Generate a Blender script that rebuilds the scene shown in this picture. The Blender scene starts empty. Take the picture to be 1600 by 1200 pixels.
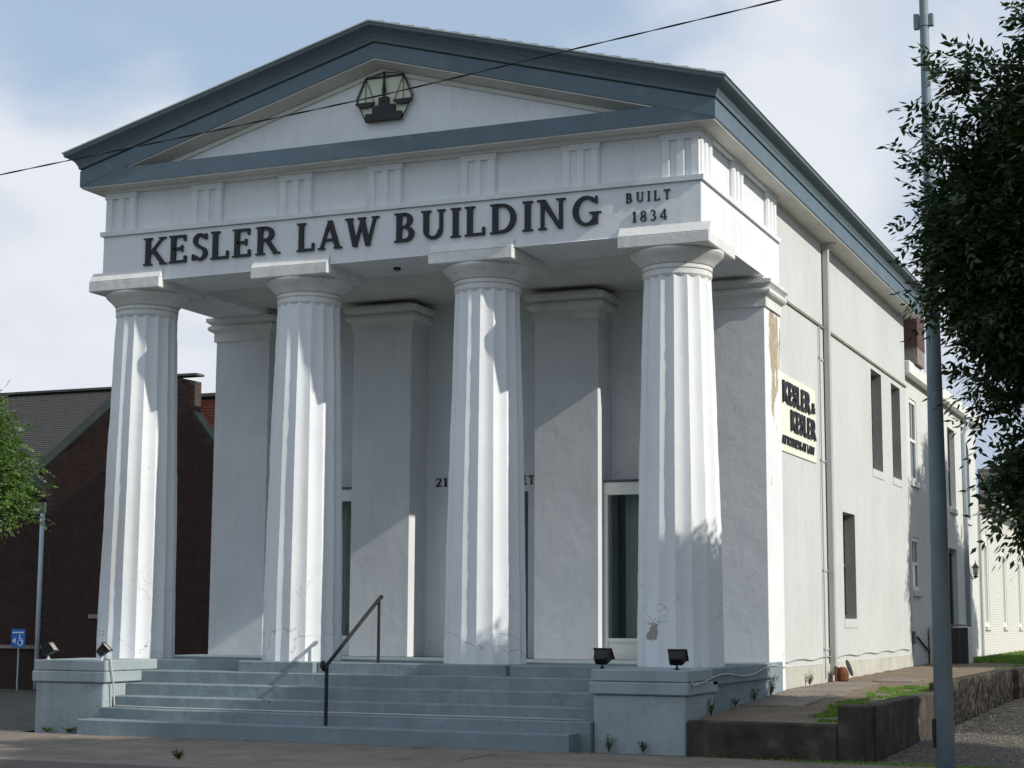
import bpy, bmesh, math, random
from mathutils import Vector, Matrix, noise
R = math.radians
S = bpy.context.scene
COL = S.collection
random.seed(7)

# ------------------------------------------------------------------ camera
cam_d = bpy.data.cameras.new('camera'); cam = bpy.data.objects.new('camera', cam_d); COL.objects.link(cam)
cam_d.sensor_width = 36.0; cam_d.lens = 36.0 * 2680.76 / 1600.0
cam_d.clip_start = 0.1; cam_d.clip_end = 2000
fw = Vector((-0.38238144, 0.91403645, 0.13535801)).normalized()
rt = Vector((0.92277371, 0.38531116, 0.00489884)).normalized()
up = rt.cross(fw)
m = Matrix((rt, up, -fw)).transposed().to_4x4()
m.translation = Vector((10.0864, -19.6093, 0.5615))
cam.matrix_world = m
S.camera = cam

# ------------------------------------------------------------------ sun, sky, exposure
SUN = Vector((1.0, -0.1, 0.595)).normalized()
sd = bpy.data.lights.new('sun', 'SUN'); sd.energy = 4.0; sd.angle = R(0.5); sd.color = (1.0, 0.955, 0.87)
so = bpy.data.objects.new('sun', sd); COL.objects.link(so)
so.rotation_euler = SUN.to_track_quat('Z', 'Y').to_euler(); so.location = (30, -3, 20)
w = bpy.data.worlds.new('World'); S.world = w; w.use_nodes = True
nt = w.node_tree; nt.nodes.clear()
def N(t, **k):
    n = nt.nodes.new(t)
    for a, b in k.items(): setattr(n, a, b)
    return n
out = N('ShaderNodeOutputWorld'); bg = N('ShaderNodeBackground'); bg.inputs[1].default_value = 0.085
sky = N('ShaderNodeTexSky', sky_type='NISHITA', sun_disc=False, sun_elevation=math.asin(SUN.z),
        sun_rotation=math.atan2(SUN.x, SUN.y), air_density=1.0, dust_density=.2, ozone_density=1.5)
tc = N('ShaderNodeTexCoord'); sep = N('ShaderNodeSeparateXYZ'); nt.links.new(tc.outputs['Generated'], sep.inputs[0])
zc = N('ShaderNodeMath', operation='MAXIMUM'); nt.links.new(sep.outputs[2], zc.inputs[0]); zc.inputs[1].default_value = 0.0
za = N('ShaderNodeMath', operation='ADD'); nt.links.new(zc.outputs[0], za.inputs[0]); za.inputs[1].default_value = 0.55
dv = N('ShaderNodeVectorMath', operation='DIVIDE'); nt.links.new(tc.outputs['Generated'], dv.inputs[0])
cb = N('ShaderNodeCombineXYZ')
for i in range(3): nt.links.new(za.outputs[0], cb.inputs[i])
nt.links.new(cb.outputs[0], dv.inputs[1])
mp = N('ShaderNodeMapping'); mp.inputs['Location'].default_value = (9.1, 8.2, 6.0); mp.inputs['Scale'].default_value = (1, 1, 1)
nt.links.new(dv.outputs[0], mp.inputs[0])
n1 = N('ShaderNodeTexNoise'); n1.inputs['Scale'].default_value = 2.5; n1.inputs['Detail'].default_value = 8; n1.inputs['Roughness'].default_value = .5; n1.inputs['Distortion'].default_value = .15
n2 = N('ShaderNodeTexNoise'); n2.inputs['Scale'].default_value = 1.9; n2.inputs['Detail'].default_value = 5
nt.links.new(mp.outputs[0], n1.inputs['Vector']); nt.links.new(mp.outputs[0], n2.inputs['Vector'])
r1 = N('ShaderNodeMapRange', interpolation_type='SMOOTHSTEP'); r1.inputs[1].default_value = .40; r1.inputs[2].default_value = .585
nt.links.new(n1.outputs[0], r1.inputs[0])
cr = N('ShaderNodeValToRGB'); cr.color_ramp.elements[0].position = .38; cr.color_ramp.elements[0].color = (5.6, 6.5, 8.0, 1)
cr.color_ramp.elements[1].position = .56; cr.color_ramp.elements[1].color = (9.4, 9.8, 10.6, 1)
nt.links.new(n2.outputs[0], cr.inputs[0])
mx = N('ShaderNodeMixRGB'); nt.links.new(r1.outputs[0], mx.inputs[0])
# thin high veil over the blue
vl = N('ShaderNodeMixRGB'); vl.inputs[0].default_value = .75; vl.inputs[2].default_value = (5.7, 7.3, 9.5, 1)
nt.links.new(sky.outputs[0], vl.inputs[1]); nt.links.new(vl.outputs[0], mx.inputs[1]); nt.links.new(cr.outputs[0], mx.inputs[2])
nt.links.new(mx.outputs[0], bg.inputs[0]); nt.links.new(bg.outputs[0], out.inputs[0])
S.view_settings.view_transform = 'Standard'; S.view_settings.look = 'None'; S.view_settings.exposure = 0.0; S.view_settings.gamma = 1.0
S.view_settings.use_curve_mapping = False
S.render.engine = 'CYCLES'

# ------------------------------------------------------------------ materials
def mat(name, color, rough=.8, var=.1, vscale=1.2, bump=.0, bscale=30., fine=.0, fscale=120., crack=None, peel=None,
        streak=0., metallic=0., spec=.3, stain=None, chips=None, patch=None):
    M = bpy.data.materials.new(name); M.use_nodes = True
    t = M.node_tree; nd = t.nodes; L = t.links.new; nd.clear()
    o = nd.new('ShaderNodeOutputMaterial'); b = nd.new('ShaderNodeBsdfPrincipled'); L(b.outputs[0], o.inputs[0])
    b.inputs['Roughness'].default_value = rough; b.inputs['Metallic'].default_value = metallic
    b.inputs['Specular IOR Level'].default_value = spec
    g = nd.new('ShaderNodeNewGeometry'); P = g.outputs['Position']
    def nz(scale, det=4, vec=None, rg=.55):
        n = nd.new('ShaderNodeTexNoise'); n.inputs['Scale'].default_value = scale; n.inputs['Detail'].default_value = det
        n.inputs['Roughness'].default_value = rg; L(vec or P, n.inputs['Vector']); return n.outputs[0]
    def rng(v, a, b_, c=0., d=1.):
        r = nd.new('ShaderNodeMapRange'); r.inputs[1].default_value = a; r.inputs[2].default_value = b_
        r.inputs[3].default_value = c; r.inputs[4].default_value = d; L(v, r.inputs[0]); return r.outputs[0]
    def mixc(f, a, c):
        x = nd.new('ShaderNodeMixRGB')
        if isinstance(f, float): x.inputs[0].default_value = f
        else: L(f, x.inputs[0])
        for k, v in ((1, a), (2, c)):
            if isinstance(v, tuple): x.inputs[k].default_value = (*v, 1)
            else: L(v, x.inputs[k])
        return x.outputs[0]
    def mul(a, c):
        x = nd.new('ShaderNodeMath'); x.operation = 'MULTIPLY'; L(a, x.inputs[0])
        if isinstance(c, float): x.inputs[1].default_value = c
        else: L(c, x.inputs[1])
        return x.outputs[0]
    c = color
    lo = tuple(v * (1 - var) for v in c); hi = tuple(min(v * (1 + var * .7), .95) for v in c)
    cur = mixc(rng(nz(vscale), .32, .68), lo, hi)
    cur = mixc(mul(rng(nz(vscale * 9, 3), .45, .75), .5), cur, lo)
    if streak:
        mpn = nd.new('ShaderNodeMapping'); mpn.inputs['Scale'].default_value = (5, 5, .45); L(P, mpn.inputs[0])
        cur = mixc(mul(rng(nz(1.6, 5, mpn.outputs[0], .6), .52, .78), streak), cur, tuple(v * f for v, f in zip(c, (.6, .58, .52))))
    if stain:
        cur = mixc(mul(rng(nz(3.5, 5, None, .65), .58, .70), float(stain[3])), cur, stain[:3])
    if patch:   # one bare spot where a flake of paint has fallen: (x, y, z, radius, colour)
        vd = nd.new('ShaderNodeVectorMath'); vd.operation = 'DISTANCE'; L(P, vd.inputs[0]); vd.inputs[1].default_value = patch[:3]
        ns = nd.new('ShaderNodeMath'); ns.operation = 'MULTIPLY_ADD'; L(nz(9, 3), ns.inputs[0]); ns.inputs[1].default_value = patch[3] * 2.4; L(vd.outputs['Value'], ns.inputs[2])
        cur = mixc(rng(ns.outputs[0], patch[3] * 2.1, patch[3] * 2.2, 1., 0.), cur, patch[4])
    if chips:   # flaked-off spots: (scale, threshold, amount, colour)
        cur = mixc(mul(rng(nz(chips[0], 3, None, .6), chips[1], chips[1] + .012), float(chips[2])), cur, chips[3])
    if crack:
        z0, z1, amt = crack
        wv = nd.new('ShaderNodeVectorMath'); wv.operation = 'MULTIPLY_ADD'
        nn = nd.new('ShaderNodeTexNoise'); nn.inputs['Scale'].default_value = 7; nn.inputs['Detail'].default_value = 3; L(P, nn.inputs['Vector'])
        L(nn.outputs['Color'], wv.inputs[0]); wv.inputs[1].default_value = (.22, .22, .22); L(P, wv.inputs[2])
        vo = nd.new('ShaderNodeTexVoronoi'); vo.feature = 'DISTANCE_TO_EDGE'; vo.inputs['Scale'].default_value = 1.9; L(wv.outputs[0], vo.inputs['Vector'])
        line = rng(vo.outputs['Distance'], .004, .011, 1., 0.)
        sp = nd.new('ShaderNodeSeparateXYZ'); L(P, sp.inputs[0])
        zf = rng(sp.outputs[2], z0, z1, 1., 0.)
        mk = mul(mul(line, zf), rng(nz(1.7), .44, .56))
        cur = mixc(mul(mk, float(amt)), cur, (.12, .11, .10))
    if peel:   # a worn patch where the paint has come off: (z0,z1,y0,y1,color)
        z0, z1, y0, y1, pc = peel
        sp = nd.new('ShaderNodeSeparateXYZ'); L(P, sp.inputs[0])
        mp2 = nd.new('ShaderNodeMapping'); mp2.inputs['Scale'].default_value = (4.0, 4.0, 1.3); L(P, mp2.inputs[0])
        nzv = nz(1.5, 7, mp2.outputs[0], .66)
        zz = mul(rng(sp.outputs[2], z0 - .9, z0 + .5), rng(sp.outputs[2], z1, z1 + .25, 1., 0.))
        yy = mul(rng(sp.outputs[1], y0 - .12, y0 + .12), rng(sp.outputs[1], y1 - .25, y1 + .35, 1., 0.))
        ad = nd.new('ShaderNodeMath'); ad.operation = 'MULTIPLY_ADD'; L(mul(zz, yy), ad.inputs[0]); ad.inputs[1].default_value = .32; L(nzv, ad.inputs[2])
        mk = rng(ad.outputs[0], .665, .68)
        cur = mixc(mk, cur, mixc(rng(nz(14, 4), .4, .6), pc, tuple(v * .72 for v in pc)))
    L(cur, b.inputs['Base Color'])
    if bump or fine:
        bp = nd.new('ShaderNodeBump'); bp.inputs['Strength'].default_value = 1.0; bp.inputs['Distance'].default_value = 1.0
        a = mul(nz(bscale, 5), float(bump)); f2 = mul(nz(fscale, 3), float(fine))
        s = nd.new('ShaderNodeMath'); s.operation = 'ADD'; L(a, s.inputs[0]); L(f2, s.inputs[1]); L(s.outputs[0], bp.inputs['Height'])
        L(bp.outputs[0], b.inputs['Normal'])
    return M

M = {}
M['white'] = mat('white_painted_stucco', (.75, .77, .785), .75, .05, .9, .006, 6, .0008, 45, crack=(.4, 1.5, .6), streak=.18, chips=(4.5, .735, .7, (.40, .37, .31)), patch=(3.70, .03, .40, .115, (.33, .31, .27)))
M['white_rough'] = mat('rough_white_stucco', (.68, .69, .70), .8, .08, 1.1, .006, 4.0, .0008, 38, streak=.22)
M['white_arch'] = mat('white_painted_entablature', (.74, .76, .775), .75, .06, 1.0, .004, 7, .0006, 45, streak=.30)
M['white_peel'] = mat('peeling_white_stucco', (.75, .765, .775), .8, .06, 1.1, .007, 4.5, .0008, 38, crack=(.0, .5, .7), peel=(3.7, 4.70, 3.22, 3.70, (.47, .385, .27)))
M['cap'] = mat('weathered_white_cap', (.70, .70, .68), .85, .10, 2.0, .005, 12, .0012, 50, streak=.3, stain=(.45, .41, .33, .35))
M['soffit'] = mat('soffit_white', (.66, .65, .60), .85, .10, 1.5, .006, 12, streak=.2, stain=(.35, .30, .22, .25))
M['blue'] = mat('blue_grey_trim_paint', (.105, .155, .19), .5, .12, 1.6, .003, 20, stain=(.26, .31, .33, .25), spec=.4)
M['gutter'] = mat('blue_grey_gutter_metal', (.115, .155, .18), .45, .10, 1.4, .003, 14, spec=.4, streak=.2)
M['flash'] = mat('pale_metal_flashing', (.62, .66, .64), .4, .06, 2, 0)
M['wall'] = mat('pale_grey_render', (.555, .57, .555), .85, .06, .7, .006, 5, .001, 40, streak=.3, stain=(.45, .46, .42, .3))
M['wallbase'] = mat('render_plinth', (.52, .51, .45), .9, .12, 2.4, .02, 8, .005, 40, streak=.5, stain=(.32, .27, .2, .5))
M['wing'] = mat('cream_white_render', (.64, .65, .625), .85, .05, .8, .010, 5, .003, 40, streak=.2)
M['step'] = mat('grey_blue_painted_concrete', (.205, .26, .285), .7, .14, 1.6, .005, 9, .001, 45, stain=(.16, .20, .22, .25), streak=.12)
M['step_worn'] = mat('chipped_grey_blue_concrete', (.225, .28, .302), .75, .16, 2.6, .007, 10, .0015, 45, crack=(.2, .6, .3), stain=(.30, .35, .36, .35), streak=.35, chips=(11, .715, .8, (.05, .06, .065)))
M['cheek'] = mat('pale_grey_blue_block_paint', (.33, .385, .405), .75, .13, 2.2, .008, 9, .0015, 40, crack=(.2, .6, .3), stain=(.22, .25, .26, .4), streak=.35, chips=(9, .72, .7, (.12, .13, .13)))
M['jamb'] = mat('grey_jamb_lining', (.27, .275, .255), .7, .1, 3, 0, streak=.2)
M['black'] = mat('black_painted_letters', (.012, .013, .017), .45, .1, 3, 0, spec=.4)
M['iron'] = mat('dark_iron', (.022, .02, .022), .5, .3, 20, 0)
M['cream'] = mat('pale_yellow_panel', (.76, .775, .65), .6, .04, 3, 0)
M['emblem_cream'] = mat('cream_emblem_ground', (.60, .63, .49), .6, .05, 3, 0)
M['frame_white'] = mat('white_window_frame', (.76, .77, .72), .5, .03, 3, 0)
M['dark_frame'] = mat('dark_window_frame', (.10, .105, .11), .5, .1, 3, 0)
M['curtain'] = mat('green_grey_curtain', (.55, .60, .56), .9, .1, 3, .01, 8)
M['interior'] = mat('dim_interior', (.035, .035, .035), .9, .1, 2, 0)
M['asphalt'] = mat('asphalt', (.055, .054, .052), .9, .15, 2, .01, 40, .004, 150)
M['walk'] = mat('old_concrete_sidewalk', (.235, .20, .165), .9, .24, 1.9, .008, 12, .003, 90, crack=(0, .1, .7), stain=(.15, .13, .11, .5))
M['kerb'] = mat('kerb_concrete', (.22, .20, .18), .9, .12, 2, .01, 14, .003, 90)
M['retain'] = mat('dark_weathered_concrete', (.068, .058, .045), .95, .5, 3.5, .02, 7, .004, 60, streak=.6, stain=(.15, .125, .095, .55))
M['bed'] = mat('trodden_dirt_path', (.22, .17, .12), .95, .22, 2.4, .015, 10, .01, 60, stain=(.14, .11, .08, .6))
M['gravel'] = mat('gravel_ground', (.15, .13, .108), .95, .35, 5, .03, 40, .012, 110)
M['stone'] = mat('pale_gravel_stone', (.22, .20, .175), .9, .35, 25, 0)
M['yard'] = mat('dark_yard_ground', (.12, .12, .10), .95, .2, 1.5, .03, 10, .01, 60)
M['ground'] = mat('far_ground', (.10, .11, .07), .95, .25, .15, .05, 3)
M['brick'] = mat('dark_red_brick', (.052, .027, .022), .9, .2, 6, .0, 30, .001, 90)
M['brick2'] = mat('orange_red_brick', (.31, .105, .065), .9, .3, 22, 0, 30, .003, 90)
M['mortar'] = mat('brown_mortar', (.07, .054, .048), .95, .2, 6, .004, 60)
M['shingle'] = mat('grey_brown_shingle', (.066, .063, .062), .95, .22, 14, .006, 50)
M['roof'] = mat('dark_asphalt_shingle', (.04, .04, .042), .95, .2, 8, .01, 40)
M['verge'] = mat('greenish_verge_board', (.085, .105, .09), .8, .2, 3, 0)
M['pipe'] = mat('blue_white_pipe_paint', (.42, .50, .55), .5, .05, 3, 0)
M['greypipe'] = mat('pale_grey_downspout', (.44, .45, .44), .5, .06, 3, 0)
M['bluesign'] = mat('blue_sign', (.02, .16, .52), .4, .03, 3, 0)
M['signwhite'] = mat('white_sign_print', (.8, .82, .85), .5, .02, 3, 0)
M['pole'] = mat('blue_grey_pole_paint', (.20, .265, .29), .55, .14, 3, .002, 20, stain=(.33, .36, .34, .3))
M['ac'] = mat('cream_metal_cabinet', (.62, .61, .52), .5, .05, 3, 0)
M['bark'] = mat('brown_grey_bark', (.11, .085, .065), .95, .3, 9, .05, 22)
M['chimney_grey'] = mat('grey_chimney_render', (.27, .235, .20), .95, .2, 4, .02, 14)
M['rust'] = mat('rusty_iron', (.17, .065, .03), .9, .4, 14, .01, 30)
M['bulb'] = mat('pale_lamp_glass', (.42, .40, .36), .25, .1, 8, 0)

def brickwall(name, base, dark, depth=.006, bw=.2, bh=.066):
    Mt = bpy.data.materials.new(name); Mt.use_nodes = True; t = Mt.node_tree; nd = t.nodes; L = t.links.new
    b = nd['Principled BSDF']; b.inputs['Roughness'].default_value = .85
    g = nd.new('ShaderNodeNewGeometry'); sp = nd.new('ShaderNodeSeparateXYZ'); L(g.outputs['Position'], sp.inputs[0])
    cbn = nd.new('ShaderNodeCombineXYZ'); ad = nd.new('ShaderNodeMath'); L(sp.outputs[0], ad.inputs[0]); L(sp.outputs[1], ad.inputs[1])
    L(ad.outputs[0], cbn.inputs[0]); L(sp.outputs[2], cbn.inputs[1])
    br = nd.new('ShaderNodeTexBrick'); br.inputs['Scale'].default_value = 1; br.inputs['Brick Width'].default_value = bw
    br.inputs['Row Height'].default_value = bh; br.inputs['Mortar Size'].default_value = .006
    br.inputs['Color1'].default_value = (*base, 1); br.inputs['Color2'].default_value = (*[v * .93 for v in base], 1); br.inputs['Mortar'].default_value = (*dark, 1)
    L(cbn.outputs[0], br.inputs['Vector']); L(br.outputs['Color'], b.inputs['Base Color'])
    bp = nd.new('ShaderNodeBump'); bp.inputs['Distance'].default_value = depth; bp.inputs['Strength'].default_value = .8; bp.invert = True
    L(br.outputs['Fac'], bp.inputs['Height']); L(bp.outputs[0], b.inputs['Normal'])
    return Mt
M['white_brick'] = brickwall('white_painted_brick', (.66, .66, .60), (.55, .54, .49))
M['dark_brick_far'] = brickwall('dark_chimney_brick', (.10, .055, .045), (.07, .05, .045))

def glass(name, tint=(.6, .7, .65), mixf=.35, rough=.03):
    Mt = bpy.data.materials.new(name); Mt.use_nodes = True; t = Mt.node_tree; nd = t.nodes; L = t.links.new; nd.clear()
    o = nd.new('ShaderNodeOutputMaterial'); tr = nd.new('ShaderNodeBsdfTransparent'); tr.inputs[0].default_value = (*tint, 1)
    gl = nd.new('ShaderNodeBsdfGlossy'); gl.inputs['Roughness'].default_value = rough; gl.inputs['Color'].default_value = (.9, .95, 1, 1)
    fr = nd.new('ShaderNodeFresnel'); fr.inputs[0].default_value = 1.5
    mm = nd.new('ShaderNodeMath'); mm.operation = 'MULTIPLY'; L(fr.outputs[0], mm.inputs[0]); mm.inputs[1].default_value = mixf / .35
    mxs = nd.new('ShaderNodeMixShader'); L(mm.outputs[0], mxs.inputs[0]); L(tr.outputs[0], mxs.inputs[1]); L(gl.outputs[0], mxs.inputs[2]); L(mxs.outputs[0], o.inputs[0])
    return Mt
M['glass'] = glass('clear_window_glass', (.85, .9, .87))
M['darkglass'] = glass('dark_window_glass', (.25, .3, .3))

def leafmat(name, c, c2, trans=.35):
    Mt = bpy.data.materials.new(name); Mt.use_nodes = True; t = Mt.node_tree; nd = t.nodes; L = t.links.new; nd.clear()
    o = nd.new('ShaderNodeOutputMaterial'); b = nd.new('ShaderNodeBsdfPrincipled'); tl = nd.new('ShaderNodeBsdfTranslucent')
    b.inputs['Roughness'].default_value = .45; b.inputs['Specular IOR Level'].default_value = .4
    g = nd.new('ShaderNodeNewGeometry'); n = nd.new('ShaderNodeTexNoise'); n.inputs['Scale'].default_value = 6; L(g.outputs['Position'], n.inputs['Vector'])
    ad = nd.new('ShaderNodeMath'); ad.operation = 'MULTIPLY_ADD'; L(g.outputs['Random Per Island'], ad.inputs[0]); ad.inputs[1].default_value = .6; L(n.outputs[0], ad.inputs[2])
    r = nd.new('ShaderNodeMapRange'); r.inputs[1].default_value = .35; r.inputs[2].default_value = 1.2; L(ad.outputs[0], r.inputs[0])
    x = nd.new('ShaderNodeMixRGB'); x.inputs[1].default_value = (*c, 1); x.inputs[2].default_value = (*c2, 1); L(r.outputs[0], x.inputs[0])
    L(x.outputs[0], b.inputs['Base Color']); 
    y = nd.new('ShaderNodeMixRGB'); y.blend_type = 'MULTIPLY'; y.inputs[0].default_value = 1; y.inputs[2].default_value = (1.2, 1.6, .5, 1); L(x.outputs[0], y.inputs[1]); L(y.outputs[0], tl.inputs[0])
    mxs = nd.new('ShaderNodeMixShader'); mxs.inputs[0].default_value = trans; L(b.outputs[0], mxs.inputs[1]); L(tl.outputs[0], mxs.inputs[2]); L(mxs.outputs[0], o.inputs[0])
    return Mt
M['leaf'] = leafmat('dark_green_leaves', (.022, .042, .018), (.042, .072, .024), .16)
M['leaf2'] = leafmat('bright_green_leaves', (.06, .12, .03), (.14, .21, .055), .3)
M['grass'] = leafmat('bright_green_grass', (.09, .17, .03), (.20, .30, .06), .35)
M['weed'] = leafmat('dusty_green_weed', (.06, .10, .03), (.13, .17, .06), .25)

# ------------------------------------------------------------------ mesh helpers
class MB:
    def __init__(s): s.v = []; s.f = []
    def add(s, vs, fs):
        n = len(s.v); s.v += [tuple(v) for v in vs]; s.f += [tuple(n + i for i in f) for f in fs]; return s
    def box(s, x0, x1, y0, y1, z0, z1):
        return s.add([(x, y, z) for x in (x0, x1) for y in (y0, y1) for z in (z0, z1)],
                     [(0, 1, 3, 2), (4, 6, 7, 5), (0, 4, 5, 1), (2, 3, 7, 6), (0, 2, 6, 4), (1, 5, 7, 3)])
    def prism(s, poly, axis, a, b):     # poly: 2D points in the two remaining axes, extruded along axis
        n = len(poly)
        def P(p, c):
            return {'X': (c, p[0], p[1]), 'Y': (p[0], c, p[1]), 'Z': (p[0], p[1], c)}[axis]
        vs = [P(p, a) for p in poly] + [P(p, b) for p in poly]
        fs = [tuple(range(n)), tuple(range(2 * n - 1, n - 1, -1))] + [(i, (i + 1) % n, n + (i + 1) % n, n + i) for i in range(n)]
        return s.add(vs, fs)
    def tube(s, pts, r, n=8, cap=True):
        pts = [Vector(p) for p in pts]; rs = r if isinstance(r, (list, tuple)) else [r] * len(pts)
        vs = []; ref = None
        for i, p in enumerate(pts):
            d = (pts[min(i + 1, len(pts) - 1)] - pts[max(i - 1, 0)]).normalized()
            a = d.orthogonal().normalized() if ref is None else (ref - d * ref.dot(d)).normalized()
            ref = a; b = d.cross(a)
            for k in range(n):
                t = 2 * math.pi * k / n; vs.append(p + (a * math.cos(t) + b * math.sin(t)) * rs[i])
        fs = [(i * n + k, i * n + (k + 1) % n, (i + 1) * n + (k + 1) % n, (i + 1) * n + k) for i in range(len(pts) - 1) for k in range(n)]
        if cap: fs += [tuple(range(n - 1, -1, -1)), tuple((len(pts) - 1) * n + k for k in range(n))]
        return s.add(vs, fs)
    def lathe(s, prof, cx=0, cy=0, n=32):
        vs = [(cx + r * math.cos(2 * math.pi * k / n), cy + r * math.sin(2 * math.pi * k / n), z) for r, z in prof for k in range(n)]
        fs = [(i * n + k, i * n + (k + 1) % n, (i + 1) * n + (k + 1) % n, (i + 1) * n + k) for i in range(len(prof) - 1) for k in range(n)]
        fs += [tuple(range(n - 1, -1, -1)), tuple((len(prof) - 1) * n + k for k in range(n))]
        return s.add(vs, fs)
    def mesh(s, name, mt, smooth=False, bevel=0, recalc=True):
        me = bpy.data.meshes.new(name); me.from_pydata(s.v, [], s.f)
        if recalc or bevel:
            b = bmesh.new(); b.from_mesh(me)
            if bevel: bmesh.ops.bevel(b, geom=list(b.edges), offset=bevel, segments=1, affect='EDGES', clamp_overlap=True)
            bmesh.ops.recalc_face_normals(b, faces=b.faces); b.to_mesh(me); b.free()
        if smooth: me.polygons.foreach_set('use_smooth', [True] * len(me.polygons))
        me.materials.append(M[mt] if isinstance(mt, str) else mt); me.update(); return me
    def obj(s, name, mt, parent=None, smooth=False, bevel=0, loc=None, recalc=True, **props):
        return ob(name, s.mesh(name, mt, smooth, bevel, recalc), parent, loc, **props)
def ob(name, me, parent=None, loc=None, rot=None, **props):
    o = bpy.data.objects.new(name, me); COL.objects.link(o); o.parent = parent
    if loc is not None: o.location = loc
    if rot is not None: o.rotation_euler = rot
    for k, v in props.items(): o[k] = v
    return o
def thing(name, label, cat, loc=(0, 0, 0), group=None, rot=None):
    o = ob(name, None, None, loc, rot); o['label'] = label; o['category'] = cat
    if group: o['group'] = group
    o.empty_display_size = .1
    return o
def tag(o, label, cat, group=None):
    o['label'] = label; o['category'] = cat
    if group: o['group'] = group
    return o
def BX(*a): return MB().box(*a)
def shade_auto(me, ang=35):
    me.polygons.foreach_set('use_smooth', [True] * len(me.polygons))
    b = bmesh.new(); b.from_mesh(me)
    for e in b.edges:
        if len(e.link_faces) == 2 and e.calc_face_angle(0) > R(ang): e.smooth = False
    b.to_mesh(me); b.free()

GZ = -.91          # sidewalk level; the porch floor is z = 0
A = 4.36           # half width of the front
WX = 4.28          # plane of the side wall
# ------------------------------------------------------------------ ground, road, pavements
def sheet(name, poly, z, mt, **p):
    me = bpy.data.meshes.new(name); me.from_pydata([(x, y, z) for x, y in poly], [], [tuple(range(len(poly)))])
    me.materials.append(M[mt]); return ob(name, me, None, None, kind='structure', **p)
sheet('ground', [(-600, -600), (600, -600), (600, 600), (-600, 600)], -1.075, 'ground')
sheet('road', [(-300, -17.0), (300, -17.0), (300, -4.82), (-300, -4.82)], -1.03, 'asphalt')
def grid_sheet(name, x0, x1, y0, y1, nx, ny, zf, mt, amp=.0, **p):
    vs = []; fs = []
    for j in range(ny + 1):
        for i in range(nx + 1):
            x = x0 + (x1 - x0) * i / nx; y = y0 + (y1 - y0) * j / ny
            vs.append((x, y, zf(x, y) + amp * noise.noise((x * 2.1, y * 2.1, 0)) + amp * .5 * noise.noise((x * 7, y * 7, 3))))
    for j in range(ny):
        for i in range(nx):
            a = j * (nx + 1) + i; fs.append((a, a + 1, a + nx + 2, a + nx + 1))
    return MB().add(vs, fs).obj(name, mt, smooth=True, recalc=False, kind='structure', **p)
grid_sheet('yard', -60, -4.47, -1.5, 40, 60, 50, lambda x, y: -.93, 'yard', .02)
grid_sheet('gravel_lot', 6.46, 30, -1.46, 60, 40, 80, lambda x, y: -.95 + min(max(y + 1, 0), 12) * .012, 'gravel', .015)
# sidewalk: slabs with open joints over a dark bed
sw = BX(-60, 60, -4.62, -1.44, -1.06, GZ - .012).obj('sidewalk', 'retain', kind='structure')
slab_me = {}
k = 0
for yi, (ya, yb) in enumerate(((-4.62, -3.05), (-3.04, -1.905), (-1.895, -1.44))):
    x = -60 + yi * .5
    while x < 60:
        wd = 1.58
        o = BX(0, wd, 0, yb - ya, -.02, 0)
        if yi not in slab_me: slab_me[yi] = o.mesh('slab', 'walk', bevel=.004)
        s_ = ob('slab', slab_me[yi], sw, (x, ya, GZ + random.uniform(-.003, .003)), (random.uniform(-.0015, .0015), random.uniform(-.002, .002), 0))
        x += wd + .011
kb = ob('kerb', BX(-60, 60, -4.82, -4.63, -1.06, GZ + .004).mesh('kerb', 'kerb', bevel=.012), None, None, kind='structure')
BX(-60, 60, -22, -17.02, -1.06, GZ).obj('far_sidewalk', 'walk', kind='structure')

# ------------------------------------------------------------------ law building
LB = thing('law_building', 'white Greek revival law office with four fluted columns and a blue-grey pediment', 'building')
# porch floor, cheek blocks, steps
pf = MB().box(-4.40, 4.40, .10, 3.55, -.9, -.002)
pf.obj('porch_floor', 'step', LB, bevel=.012)
BX(4.402, 4.47, -.1, 2.975, -.20, 0).obj('floor_edge', 'step_worn', LB, bevel=.012)
BX(-4.47, -4.402, -.1, 2.975, -.20, 0).obj('floor_edge', 'step_worn', LB, bevel=.012)
BX(4.403, 4.43, .1, 2.97, -.95, -.203).obj('floor_side', 'step_worn', LB)
for sx, x0, x1 in ((1, 3.34, 4.43), (-1, -4.39, -3.33)):
    c = BX(x0, x1, -1.05, .095, -.95, -.285).obj('cheek_block', 'cheek', LB, bevel=.015)
    q = MB().box(x0 - .04, x1 + .04, -1.09, .097, -.28, -.142); q.obj('cap', 'cheek', c, bevel=.012)
    q = MB().box(x0 - .025, x1 + .035, -1.075, .096, -.138, 0.0); q.obj('cap_top', 'cheek', c, bevel=.014)
zs = [-.14, -.295, -.45, -.59, -.72]; ys = [-.28, -.57, -.86, -1.14, -1.47]
for i in range(5):
    zb = zs[i + 1] if i < 4 else -.95
    b = MB(); n = 40; x0, x1 = -3.315, 3.325
    if i >= 3: x1 = 3.335
    if i == 4: x0 = -3.40; x1 = 3.20
    # slightly wavy worn nosing
    vs = []; fs = []
    yback = .2 if i == 0 else ys[i - 1] + .12
    if i == 4: yback = -1.095
    for k in range(n + 1):
        x = x0 + (x1 - x0) * k / n; wv = .007 * noise.noise((x * 1.7, i * 5, 0)) + .004 * noise.noise((x * 8, i * 5, 0)); dz = .006 * noise.noise((x * 1.1, i * 9, 4))
        y = ys[i] + wv; zt = zs[i] + dz
        vs += [(x, yback, -.95), (x, yback, zt), (x, y + .014, zt), (x, y, zt - .012), (x, y + .004, -.95)]
    for k in range(n):
        for j in range(5):
            a = k * 5 + j; c2 = k * 5 + (j + 1) % 5; fs.append((a, c2, c2 + 5, a + 5))
    fs += [(4, 3, 2, 1, 0), tuple(n * 5 + j for j in range(5))]
    b.add(vs, fs).obj('step', 'step_worn' if i < 4 else 'step', LB)
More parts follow.
